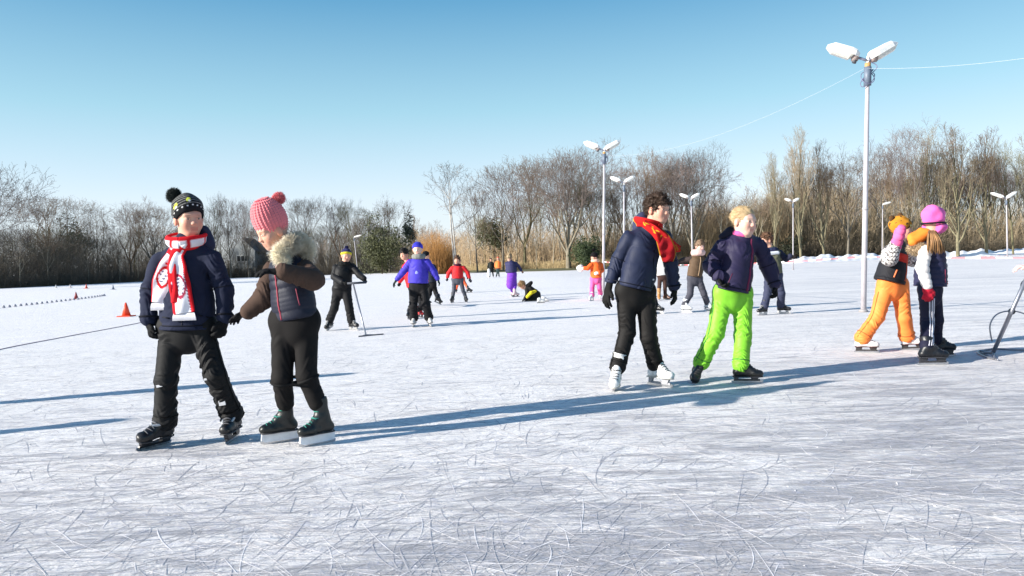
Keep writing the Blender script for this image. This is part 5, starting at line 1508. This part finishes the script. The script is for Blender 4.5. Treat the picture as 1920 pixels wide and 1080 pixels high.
# the trees one can tell apart on the skyline
SK = [
 ('bigtree', -62, 75, 262, 'tall bare tree cut off by the left edge of the photo', 1.0),
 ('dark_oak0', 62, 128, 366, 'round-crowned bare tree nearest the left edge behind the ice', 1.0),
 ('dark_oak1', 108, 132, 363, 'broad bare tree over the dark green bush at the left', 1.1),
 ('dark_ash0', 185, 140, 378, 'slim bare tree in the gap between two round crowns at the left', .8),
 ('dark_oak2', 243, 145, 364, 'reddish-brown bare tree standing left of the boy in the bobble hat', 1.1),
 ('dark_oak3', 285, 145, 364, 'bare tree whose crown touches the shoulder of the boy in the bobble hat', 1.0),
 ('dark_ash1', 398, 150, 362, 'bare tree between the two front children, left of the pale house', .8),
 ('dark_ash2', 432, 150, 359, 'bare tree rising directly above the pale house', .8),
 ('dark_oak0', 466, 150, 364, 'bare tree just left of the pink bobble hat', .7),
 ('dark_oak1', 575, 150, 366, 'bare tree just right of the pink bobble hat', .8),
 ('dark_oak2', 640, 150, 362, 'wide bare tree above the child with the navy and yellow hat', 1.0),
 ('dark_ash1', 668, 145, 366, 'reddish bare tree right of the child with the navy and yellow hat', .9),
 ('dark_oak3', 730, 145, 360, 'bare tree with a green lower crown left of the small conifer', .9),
 ('pole0', 792, 140, 400, 'thin spindly tree over the orange willow bush', .8),
 ('birch', 853, 100, 300, 'pale birch with two leaning stems and a sparse crown, above the child in red', 1.1),
 ('ash0', 895, 104, 330, 'thin leaning tree right of the birch', .9),
 ('ash2', 944, 104, 305, 'forked bare tree above the person in the purple wrap', 1.0),
 ('oak1', 985, 106, 290, 'bare tree just left of the biggest tree', .9),
 ('bigtree', 1066, 99, 256, 'biggest bare tree with low spreading limbs, left of the tall lamp post', .95),
 ('ash1', 1118, 106, 300, 'bare tree behind the twin-headed lamp post left of the tall boy', .9),
 ('oak2', 1178, 106, 285, 'bare tree with a purplish crown behind the second twin lamp', .9),
 ('ash0', 1216, 106, 264, 'tallest bare tree directly above the tall boy', .85),
 ('oak0', 1262, 106, 268, 'bare tree just right of the tall boy', .9),
 ('bigtree', 1300, 106, 258, 'wide bare tree above the child with the pale scarf', .66),
 ('pole1', 1352, 106, 330, 'small bare tree at the end of the middle wood', .9),
 ('pole0', 1425, 104, 345, 'small bare tree at the start of the right-hand wood', 1.2),
 ('poplar0', 1452, 102, 280, 'pale upright poplar at the left end of the tall right-hand wood', .9),
 ('poplar1', 1502, 102, 228, 'tallest upright poplar above the small twin lamp in the right-hand wood', .9),
 ('poplar2', 1545, 104, 262, 'upright poplar left of the near lamp post', 1.0),
 ('oak3', 1590, 104, 262, 'bare tree with olive limbs directly left of the near lamp post', .8),
 ('ash2', 1658, 104, 250, 'bare tree right of the near lamp post', .9),
 ('oak0', 1706, 102, 226, 'round-crowned dark bare tree above the child in orange trousers', .75),
 ('poplar0', 1752, 104, 232, 'upright poplar above the bright pink hat', 1.0),
 ('poplar1', 1796, 102, 224, 'olive-stemmed poplar right of the bright pink hat', 1.2),
 ('poplar2', 1850, 104, 240, 'upright bare tree left of the lamp at the right edge', 1.1),
 ('ash1', 1900, 104, 250, 'bare tree behind the lamp at the right edge', .8),
 ('poplar0', 1945, 104, 236, 'bare tree cut off by the right edge of the photo', 1.0),
]
for key, px, D, top, lab, w in SK: tree(key, px, D, top, lab, 'bare trees on the skyline', wid=w)
# rows that nothing tells apart
def row(n, x0, x1, topf, dd, lab, keys, group, seed, name='bare_tree'):
    rg = np.random.default_rng(seed)
    for i in range(n):
        px = x0 + (x1 - x0) * (i + rg.uniform(.1, .9)) / n
        tree(keys[int(rg.integers(len(keys)))], px, edgeD(px) + rg.uniform(*dd), topf(px) + rg.uniform(-8, 22), lab, group, name, wid=rg.uniform(.8, 1.1), rz=rg.uniform(0, 6))
LOW = [(-100, 385), (60, 385), (130, 380), (190, 402), (270, 380), (360, 385), (430, 375), (520, 385), (600, 385), (680, 378), (735, 385), (765, 425), (830, 445), (900, 375), (960, 340), (1010, 325), (1060, 300), (1120, 325), (1200, 295), (1320, 295), (1345, 360), (1380, 382), (1430, 365), (1470, 305), (1560, 285), (1640, 290), (1720, 265), (1800, 262), (1920, 275), (2100, 270)]
lowf = lambda px: float(np.interp(px, *zip(*LOW)))
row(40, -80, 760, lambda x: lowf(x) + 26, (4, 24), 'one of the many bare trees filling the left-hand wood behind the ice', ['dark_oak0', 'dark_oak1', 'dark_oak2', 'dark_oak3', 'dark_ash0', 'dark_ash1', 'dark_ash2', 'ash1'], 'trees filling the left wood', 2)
row(14, -60, 760, lambda x: lowf(x) + 45, (1, 5), 'short thin tree along the front of the left-hand wood', ['dark_pole0', 'pole1'], 'thin front trees of the left wood', 12)
row(17, 870, 1345, lambda x: lowf(x) + 14, (5, 24), 'one of the many bare trees filling the middle wood', ['ash0', 'ash1', 'ash2', 'dark_oak1', 'oak2'], 'trees filling the middle wood', 3)
row(22, 780, 1430, lambda x: lowf(x) * .4 + 400 * .6, (3, 8), 'one of the thin young stems along the front of the middle wood', ['pole0', 'pole1'], 'young stems of the middle wood', 5)
row(36, 1425, 2060, lambda x: lowf(x) + 14, (6, 26), 'one of the many upright bare trees filling the right-hand wood', ['poplar0', 'poplar1', 'poplar2', 'ash0', 'ash1', 'dark_ash2', 'dark_poplar1'], 'trees filling the right wood', 4)
row(14, 1340, 1440, lambda x: 385, (8, 30), 'low distant tree in the gap between middle and right woods', ['oak0', 'oak1', 'pole0'], 'low trees in the gap', 6)

def thicket(name, n, x0, x1, topf, dd, col, seed, label, rad=.028, lean=.12):
    """tangled undergrowth: curved tapering stems with side shoots"""
    rg = np.random.default_rng(seed)
    px = rg.uniform(x0, x1, n); D = np.array([edgeD(p) for p in px]) + rg.uniform(dd[0], dd[1], n)
    base = np.array([P(a, 500, d) for a, d in zip(px, D)]); base[:, 2] = 0
    tops = np.array([P(a, topf(a), d)[2] for a, d in zip(px, D)]) * rg.uniform(.35, 1.05, n)
    p0s, p1s, r0s, r1s = [], [], [], []
    d0 = np.stack([rg.normal(0, lean, n), rg.normal(0, lean, n), np.ones(n)], 1)
    p = base; K = 4
    for k in range(K):
        d0 = d0 + np.stack([rg.normal(0, .13, n), rg.normal(0, .13, n), np.zeros(n)], 1)
        q = p + d0 * (tops / K)[:, None]
        p0s.append(p); p1s.append(q); r0s.append(np.full(n, rad * (1 - .2 * k))); r1s.append(np.full(n, rad * (.8 - .2 * k)))
        for rep in range(3 if k else 0):
            f = rg.uniform(0, 1, n)[:, None]; b0 = p + (q - p) * f
            sd_ = np.stack([rg.normal(0, .7, n), rg.normal(0, .7, n), rg.uniform(.3, 1.1, n)], 1)
            b1 = b0 + sd_ * (tops * rg.uniform(.08, .22, n))[:, None]
            p0s.append(b0); p1s.append(b1); r0s.append(np.full(n, rad * .5)); r1s.append(np.full(n, rad * .25))
        p = q
    V, Q = prisms(np.concatenate(p0s), np.concatenate(p1s), np.concatenate(r0s), np.concatenate(r1s))
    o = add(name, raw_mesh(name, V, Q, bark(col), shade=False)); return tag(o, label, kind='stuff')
UND = [(-150, 445), (50, 440), (150, 435), (250, 450), (350, 440), (420, 452), (480, 448), (520, 445), (600, 430), (700, 425), (760, 440), (790, 435), (870, 440), (950, 425), (1050, 425), (1150, 410), (1300, 400), (1345, 385), (1400, 380), (1480, 365), (1560, 350), (1650, 365), (1750, 380), (1850, 385), (1920, 390), (2150, 390)]
undf = lambda px: float(np.interp(px, *zip(*UND)))
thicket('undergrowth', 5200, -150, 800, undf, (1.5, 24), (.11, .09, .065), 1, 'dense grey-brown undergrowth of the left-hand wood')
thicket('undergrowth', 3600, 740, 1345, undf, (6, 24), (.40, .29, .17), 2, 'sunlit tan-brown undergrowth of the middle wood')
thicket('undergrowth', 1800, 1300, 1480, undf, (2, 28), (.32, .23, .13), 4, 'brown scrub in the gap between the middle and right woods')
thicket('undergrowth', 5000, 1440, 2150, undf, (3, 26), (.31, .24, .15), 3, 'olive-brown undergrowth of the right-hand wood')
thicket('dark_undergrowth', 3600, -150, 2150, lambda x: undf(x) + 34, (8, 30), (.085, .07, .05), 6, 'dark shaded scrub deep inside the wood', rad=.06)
thicket('low_brambles', 4500, -150, 700, lambda x: horizon(x) - 12, (.3, 5), (.085, .07, .05), 7, 'low dark brambles along the edge of the ice at the left', rad=.025, lean=.35)
thicket('dead_grass', 5200, 840, 1280, lambda x: horizon(x) - 3, (4.5, 9), (.42, .32, .17), 8, 'straw-coloured dead grass in front of the middle wood', rad=.022, lean=.4)
thicket('low_scrub', 3800, 1400, 2150, lambda x: horizon(x) - 22, (1, 6), (.15, .12, .08), 9, 'low dark scrub behind the snow bank', rad=.03, lean=.3)

def willow():
    rg = np.random.default_rng(3); D = 101; e = thing('willow_bush', 'round bush of upright orange willow stems behind the child in blue', 'bush', P(815, 500, D) * A(1, 1, 0))
    p0s, p1s, r0, r1 = [], [], [], []
    c = P(817, 500, D); c[2] = 0
    for i in range(1500):
        a = rg.uniform(0, 6.28); rr = math.sqrt(rg.uniform(0, 1)); b = c + A(math.cos(a) * rr * 2.0, math.sin(a) * rr * 1.6, 0)
        H_ = (6.2 - 2.6 * rr ** 2) * rg.uniform(.55, 1.05); o = A(math.cos(a) * rr * .16, math.sin(a) * rr * .14, 0) + rg.normal(0, .05, 3) * A(1, 1, 0)
        p = b
        for k in range(4):
            q = p + (A(0, 0, 1) + o * (1 + .4 * k) + rg.normal(0, .05, 3)) * H_ / 4
            p0s.append(p); p1s.append(q); r0.append(.020 - .0035 * k); r1.append(.0165 - .0035 * k); p = q
    V, Q = prisms(np.array(p0s), np.array(p1s), np.array(r0), np.array(r1))
    add('stems', raw_mesh('stems', V, Q, bark((.34, .17, .05)), shade=False), e)
willow()
def leafy(px, py, D, rx, rz, n, col, label, name='evergreen_bush', leaf=.16, cat='bush', stem=True, seed=1, conifer=False):
    rg = np.random.default_rng(seed); c = P(px, py, D); base = c * A(1, 1, 0)
    e = thing(name, label, cat, base)
    cl = []
    for i in range(26):
        v = rg.normal(0, 1, 3); v /= np.linalg.norm(v); cl.append(c + v * A(rx, rx, rz) * rg.uniform(.2, .95))
    k = rg.integers(0, 26, n); v = rg.normal(0, 1, (n, 3)); v /= np.linalg.norm(v, axis=1)[:, None]
    p = np.array(cl)[k] + v * np.array([rx, rx, rz]) * (rg.uniform(.15, .5, n) ** .6)[:, None] * .62
    if conifer:
        t = rg.uniform(0, 1, n); a = rg.uniform(0, 6.28, n); lay = np.floor(t * 9) / 9
        rr = rx * (1 - lay * .75) * (.25 + .75 * rg.uniform(0, 1, n)) * (.6 + .4 * np.sin(a * 3 + lay * 20))
        p = np.stack([c[0] + np.cos(a) * rr, c[1] + np.sin(a) * rr, c[2] - rz + 2 * rz * lay + rg.normal(0, .12, n)], 1)
    a1 = rg.normal(0, 1, (n, 3)); a1 /= np.linalg.norm(a1, axis=1)[:, None]; a2 = np.cross(a1, rg.normal(0, 1, (n, 3))); a2 /= np.linalg.norm(a2, axis=1)[:, None]
    s = leaf * rg.uniform(.5, 1.2, n)[:, None]; nn = np.cross(a1, a2) * s * .18
    V = np.stack([p - a1 * s, p + a2 * s * .45 + nn, p + a1 * s, p - a2 * s * .45 + nn], 1).reshape(-1, 3)
    Q = np.arange(4 * n).reshape(-1, 4)
    add('foliage', raw_mesh('foliage', V, Q, plain('leaf', col, .6, var=.4, scale=1.2), shade=False), e)
    if stem: MB().tube([base, base * A(1, 1, 0) + A(.1, 0, c[2] * .6), c + A(0, 0, rz * .7)], [.14, .1, .03], 6).build('trunk', bark((.09, .07, .05)), e)
leafy(1101, 476, 96, 2.1, 2.4, 9000, (.045, .065, .02), 'dense dark green holly bush beside the tall lamp post', leaf=.13, seed=2)
leafy(128, 455, 134, 4.6, 4.6, 4200, (.06, .065, .03), 'dark green ivy-covered clump in the wood near the left edge', leaf=.2, seed=3)
leafy(90, 478, 132, 4.4, 2.6, 3000, (.06, .06, .03), 'low dark green bush left of the ivy clump', leaf=.2, seed=8)
leafy(715, 462, 140, 4.4, 6.0, 8000, (.075, .08, .028), 'olive green ivy-clad tree above the child with the ice scraper', leaf=.22, seed=4, name='ivy_tree', cat='tree')
leafy(768, 434, 150, 1.7, 3.4, 1500, (.03, .045, .032), 'small dark conifer standing alone against the sky left of the birch', leaf=.26, seed=5, name='conifer', cat='tree')
leafy(925, 438, 112, 3.2, 2.6, 3500, (.07, .075, .03), 'olive green bush among the trunks above the far black skater', leaf=.2, seed=6)
leafy(1475, 470, 108, 3.0, 2.0, 3500, (.05, .055, .025), 'dark green bush behind the snow bank by the small twin lamp', leaf=.2, seed=7)

# pale house behind the left wood
def house():
    D = 168; e = thing('house', 'pale grey gabled house half hidden by bare trees between the two front children', 'house', P(455, 500, D) * A(1, 1, 0))
    X, Y, Z = A(1, 0, 0), A(0, 1, 0), A(0, 0, 1); a = P(432, 480, D)[0]; b = P(478, 480, D)[0]; w = b - a; zt = P(455, 470, D)[2]; zp = P(455, 448, D)[2]
    MB().prism([(a, 0), (b, 0), (b, zt), ((a + b) / 2, zp), (a, zt)], A(0, D + 4, 0), X, Z, Y, 8).build('wall', plain('render', (.34, .35, .34), .9), e, shade=False)
    m_ = (a + b) / 2
    mb = MB().prism([(a - .5, zt - .3), (b + .5, zt - .3), (m_, zp + .35)], A(0, D + 4.4, 0), X, Z, Y, 8)
    a2, b2 = P(478, 480, D)[0] + .02, P(520, 480, D)[0]
    mb.build('roof', plain('roof_tiles', (.14, .12, .11), .8), e, shade=False)
    MB().box(A((a2 + b2) / 2, D + 5, 1.2), X * (b2 - a2) / 2, Y * 3, Z * 1.2).build('side_wing', plain('brick', (.16, .12, .10), .9), e, shade=False)
    MB().box(A((a2 + b2) / 2, D + 5, 2.55), X * (b2 - a2) / 2 * 1.04, Y * 3.2, Z * .14).build('roof', plain('roof_tiles', (.14, .12, .11), .8), e, shade=False)
    for (dx, z, ww, hh) in ((-.9, 4.3, .45, .8), (.0, 4.3, .45, .8), (.9, 4.3, .45, .8), (-1.4, 1.6, .6, .7), (1.3, 1.6, .6, .7)):
        f_ = MB().box(A(m_ + dx, D - .03, z), X * (ww + .06) / 1.2, Y * .05, Z * (hh + .08) / 1.2).build('window', plain('window_frame', (.6, .6, .58), .6), e, shade=False)
        MB().box(A(m_ + dx, D - .085, z), X * ww / 1.35, Y * .02, Z * hh / 1.35).build('pane', plain('glass', (.03, .035, .04), .1, spec=.6), f_, shade=False)
house()

# ================================================================== lamp posts
white = plain('white_enamel', (.78, .77, .74), .45, var=.06)
galv = plain('painted_steel', (.44, .41, .43), .5, var=.1, scale=6)
def lampost(base, top, label, S_=1.0, heads=2, near=False, rot=0, single_right=False, headl=.56):
    base, top = np.asarray(base), np.asarray(top); up = nrm(top - base)
    e = thing('lamp_post', label, 'lamp post', base, 'floodlight posts round the ice')
    r = .039 * S_
    MB().tube([base - A(0, 0, .02), base + (top - base) * .5, top], [r * 1.25, r * 1.1, r * .85], 14 if near else 8).build('pole', galv, e)
    MB().tube([base, base + up * .03, base + up * .05], [r * 2.1, r * 2.0, r * 1.3], 12).build('base_flange', plain('flange', (.30, .28, .28), .7), e)
    MB().tube([base + (top - base) * .42, base + (top - base) * .42 + up * .05], r * 1.32, 12).build('joint', plain('joint', (.34, .32, .33), .6), e)
    a = math.radians(rot)
    if near or S_ > 0: MB().tube([top - up * .3 * S_, top + up * .02], .062 * S_, 10).build('junction_box', plain('box_grey', (.12, .15, .20), .5), e)
    if near:
        for (zz, rr, wv) in ((-.16, .115, .0), (-.2, .125, .8), (-.12, .10, 1.7)):
            pts = [top + up * zz + A(math.cos(t) * rr, math.sin(t) * rr * .5 * math.cos(wv), math.sin(t + wv) * rr) for t in np.linspace(0, 6.28, 24)]
            MB().tube(pts, .007, 5).build('cable_loop', plain('cable', (.16, .16, .26), .5), e)
        MB().tube([top + up * .0, top + up * .09], .05, 10).build('collar', plain('rusty_steel', (.45, .26, .10), .7), e)
        MB().tube(spline([top + A(.06, 0, -.1), top + A(.15, -.02, .0), top + A(.13, 0, .07), top + A(.06, 0, .1)], 14), .008, 5).build('cable_loop', plain('cable', (.16, .16, .26), .5), e)
    hub = top + up * .13 * S_
    MB().tube([top, hub + up * .08 * S_], .022 * S_, 8).build('stub', plain('white_stub', (.7, .68, .66), .5), e)
    dirs = [(-1, 24, -14), (1, 28, 12)] if heads == 2 else [(1, 14, 0)]
    for sg, tilt, yaw in dirs:
        th, ya = math.radians(tilt), math.radians(yaw) + a
        X = A(math.cos(th) * sg * math.cos(ya), math.cos(th) * math.sin(ya) * sg, math.sin(th)); Yv = nrm(np.cross(A(0, 0, 1), X)); Z = np.cross(X, Yv)
        Ln = headl * S_; p0 = hub + X * .04 * S_; p1 = hub + X * (.17 if sg < 0 else .06) * S_
        MB().tube([hub, p1 + X * .04], .024 * S_, 8).build('arm', plain('arm_steel', (.28, .28, .36), .4, .4), e)
        def loft(sec, name, mat, par):
            n = len(sec[0][1]); V = []; Q = []
            for x, pr in sec:
                for yy, zz in pr: V.append(p1 + X * x + Yv * yy + Z * zz)
            for i in range(len(sec) - 1):
                for k in range(n): Q.append((i * n + k, i * n + (k + 1) % n, (i + 1) * n + (k + 1) % n, (i + 1) * n + k))
            T = [(0, k + 1, k) for k in range(1, n - 1)]; b = (len(sec) - 1) * n; T += [(b, b + k, b + k + 1) for k in range(1, n - 1)]
            me = raw_mesh(name, V, [np.array(Q), np.array(T)], mat, shade=False)
            me.polygons.foreach_set('use_smooth', np.zeros(len(me.polygons), bool))
            return add(name, me, par)
        W_ = .125 * S_
        def top_s(w, hh): return [(-w, 0), (-w * .92, hh * .8), (-w * .7, hh * 1.25), (w * .7, hh * 1.25), (w * .92, hh * .8), (w, 0)]
        def bot_s(w, hh): return [(-w, 0), (w, 0), (w * .86, -hh * .7), (w * .4, -hh), (-w * .4, -hh), (-w * .86, -hh * .7)]
        hsg = loft([(.0, top_s(W_ * .55, .055 * S_)), (.07 * S_, top_s(W_ * .9, .085 * S_)), (.14 * S_, top_s(W_, .095 * S_)), (Ln * .8, top_s(W_, .085 * S_)), (Ln, top_s(W_ * .72, .03 * S_))], 'lamp_housing', white, e)
        loft([(.10 * S_, bot_s(W_ * .8, .03 * S_)), (.15 * S_, bot_s(W_ * .93, .085 * S_)), (Ln * .8, bot_s(W_ * .93, .08 * S_)), (Ln * .97, bot_s(W_ * .66, .02 * S_))], 'lens', plain('lens', (.72, .68, .60), .2, spec=.6), hsg)
        MB().tube([p1 - Z * .0, p1 + X * .10 * S_ - Z * .03 * S_], [.06 * S_, .07 * S_], 8).build('neck', plain('neck_grey', (.30, .24, .22), .6), e)
        if near and sg < 0: MB().tube([p1 + X * .03 - Z * .04, p1 + X * .03 - Z * .11], .035, 10).build('cable_gland', plain('gland', (.05, .05, .06), .5), e)
    return e
def zat(px, py, D): return P(px, py, D)
b1 = G(1619, 585); D1 = b1[1]
lampost(b1, P(1627, 128, D1), 'tall white twin-headed lamp post standing nearest, right of the child in green trousers', near=True, S_=1.0, rot=0)
b2 = A(P(1131, 540, 24.5)[0], 24.5, 0)
lampost(b2, P(1133, 290, 24.5), 'white twin-headed lamp post directly left of the tall boy, second nearest', near=True, S_=1.0)
lampost(A(P(1170, 520, 36.5)[0], 36.5, 0), P(1170, 348, 36.5), 'third twin-headed lamp post, its heads just right of the second one', S_=1.0)
lampost(A(P(1299, 520, 44.5)[0], 44.5, 0), P(1296, 377, 44.5), 'small twin-headed lamp post above the child with the pale scarf', S_=1.0)
lampost(G(1487, 506), P(1487, 382, G(1487, 506)[1]), 'small twin-headed lamp post in front of the snow bank', S_=.9, headl=.5)
lampost(G(1889, 484.5), P(1887, 376, G(1889, 484.5)[1]), 'tall far twin-headed street lamp near the right edge of the photo', S_=1.45, headl=.85)
lampost(A(P(1654, 500, 84)[0], 84, 0), P(1655, 386, 84), 'thin single-armed street lamp just right of the near lamp post', S_=1.1, heads=1, headl=.8)
lampost(A(P(671, 510, 120)[0], 120, 0), P(664, 447, 120), 'faint single-armed street lamp behind the ice scraper child', S_=1.3, heads=1, headl=.9)
b0 = A(9.6, 2.6, 0)
lampost(b0, b0 + A(.1, 0, 4.6), 'twin-headed lamp post outside the right edge of the photo', near=True)
def sag(p, q, s, n=30):
    t = np.linspace(0, 1, n)[:, None]; m = p * (1 - t) + q * t; m[:, 2] -= (4 * s * t * (1 - t))[:, 0]; return m
T1, T2 = P(1622, 128, D1), P(1133, 292, 24.5)
cm = plain('cable_white', (.50, .52, .58), .5)
tag(MB().tube(sag(T2, T1, .42), .002, 5).build('overhead_cable', cm), 'thin pale overhead cable sagging between the two nearest lamp posts', 'cable')
tag(MB().tube(sag(T1, b0 + A(.1, 0, 4.0), .70), .0022, 5).build('overhead_cable', cm), 'thin pale overhead cable running from the near lamp post to the right edge', 'cable')
def tape(p, q, s, label, n=60, w=.07):
    pts = sag(p, q, s, n); V = []; Q = []; mi = []
    for i, v in enumerate(pts):
        tw = math.sin(i * .35) * .9; d = A(0, math.sin(tw), math.cos(tw)) * w / 2
        for o in (A(0, .001, 0), A(0, -.001, 0)): V += [v + d + o, v - d + o]
    for i in range(n - 1):
        a = i * 4; Q += [(a, a + 1, a + 5, a + 4), (a + 2, a + 6, a + 7, a + 3), (a, a + 4, a + 6, a + 2), (a + 1, a + 3, a + 7, a + 5)]; mi += [(i // 2) % 2] * 4
    me = raw_mesh('barrier_tape', V, np.array(Q), [plain('tape_white', (.8, .8, .8), .4), plain('tape_red', (.66, .16, .18), .4)], mat_idx=mi, shade=False)
    tag(add('barrier_tape', me), label, 'tape')
z95 = lambda b, z: A(b[0], b[1], z)
tape(z95(b2, 1.02) + A(.05, 0, 0), z95(b1, .97) - A(.05, 0, 0), .12, 'red and white barrier tape strung between the two nearest lamp posts', 110, .028)
tape(z95(b1, .97) + A(.05, 0, 0), z95(b0, 1.0), .10, 'red and white barrier tape running from the near lamp post to the right', 90, .028)
b5 = G(1487, 506)
tape(z95(b5, .9) , A(P(1600, 500, 58)[0], 58, .75), .1, 'red and white barrier tape along the foot of the snow bank', 60, .03)
tape(A(P(1600, 500, 58)[0], 58, .75), A(P(1905, 500, 62)[0], 62, .45), .25, 'red and white barrier tape drooping before the snow bank at the far right', 90, .03)

# ================================================================== cones and course markers
def cone(px, py, h_, col, label, cat='traffic cone', name='traffic_cone', group=None):
    b = G(px, py); e = thing(name, label, cat, b, group)
    MB().tube([b + A(0, 0, .025), b + A(0, 0, h_)], [h_ * .30, h_ * .05], 16).build('cone_body', plain('cone_plastic', col, .5), e)
    MB().box(b + A(0, 0, .014), A(.46 * h_, 0, 0), A(0, .46 * h_, 0), A(0, 0, .013)).build('base', plain('cone_plastic', col, .5), e, shade=False)
cone(237, 593.5, .37, (.85, .07, .02), 'orange-red traffic cone on the ice left of the boy in the bobble hat')
cone(143, 561, .36, (.25, .03, .03), 'small dark red cone beyond the dotted row of markers')
cone(162, 541, .45, (.6, .10, .06), 'far reddish cone, second from the right in the distant row')
cone(105, 540, .40, (.55, .55, .55), 'far pale cone, leftmost of the distant row')
cone(132, 539.5, .40, (.55, .50, .50), 'far pale cone, second from the left in the distant row')
cone(212, 543, .42, (.25, .27, .33), 'far grey cone, rightmost of the distant row')
mk = None
for i in range(27):
    t = i / 26; px = -4 + (196 + 4) * (1 - (1 - t) ** 1.45); py = 578.5 + (554.5 - 578.5) * (px + 4) / 200 + 1.2 * math.sin(t * 3)
    b = G(px, py)
    if mk is None:
        mb = MB(); mb.tube([b, b + A(0, 0, .05), b + A(0, 0, .10)], [.065, .05, .02], 10)
        mk = mb.build('course_marker', plain('marker', (.26, .26, .30), .6), loc=b); o = mk
    else:
        o = mk.copy(); S.collection.objects.link(o); o.location = Vector(b)
    tag(o, 'small dark marker in the dotted row curving across the ice', 'marker', 'row of small course markers')

# ================================================================== ice scrapers
def scraper(top, bot, w0, w1, label, hoop=False, r=.014, handle=None):
    e = thing('ice_scraper', label, 'ice scraper', bot)
    al = plain('aluminium', (.30, .31, .35), .35, .7)
    MB().tube([bot + A(0, 0, .02), top], r, 8).build('handle_pole', al, e)
    MB().tube([w0, bot + A(0, 0, .02), w1], .009, 6).build('blade_bar', al, e)
    d = nrm(w1 - w0); MB().box((w0 + w1) / 2 + A(0, 0, .011), d * np.linalg.norm(w1 - w0) / 2, np.cross(d, A(0, 0, 1)) * .005, A(0, 0, .009)).build('blade', plain('dark_blade', (.10, .10, .11), .5), e, shade=False)
    if handle is not None: MB().tube(handle, .019, 8).build('grip', plain('grip', (.03, .035, .05), .6), e)
    return e
DP = 12.9
scraper(P(662, 531, DP - .32), G(686, 630), G(672, 632), G(719, 627.5), 'thin metal T-shaped ice scraper held by the child in the black snowsuit',
        handle=[P(651, 531.5, DP - .34), P(687, 529.5, DP - .30)])
bb = G(1862, 665); tt = P(1938, 492, 7.15)
e = scraper(tt, bb, G(1834, 663), G(1866, 676), 'metal pole scraper with a thin wire hoop leaning at the right edge of the photo', r=.019)
k_ = bb * .55 + tt * .45
kn_ = P(1897, 584, bb[1] + .0)
al = plain('aluminium', (.30, .31, .35), .35, .7)
MB().sphere(kn_, .032).build('knob', plain('knob', (.02, .02, .02), .5), e)
hp = [P(1860, 640, bb[1]), P(1856, 612, bb[1]), P(1866, 592, bb[1]), P(1885, 584, bb[1]), P(1910, 585, bb[1]), P(1935, 597, bb[1]), P(1950, 625, bb[1]), P(1950, 660, bb[1])]
MB().tube(spline(hp, 40), .007, 6).build('hoop', al, e)
base_l = [G(1862, 665), G(1838, 660), G(1834, 664), G(1848, 671), G(1872, 677)]
MB().tube(spline([p + A(0, 0, .012) for p in base_l], 24), .008, 6).build('foot_frame', al, e)
MB().tube([p + A(0, 0, .012) for p in (G(1838, 660), G(1862, 656), G(1930, 659), G(1990, 662))], .010, 6).build('foot_frame', al, e)
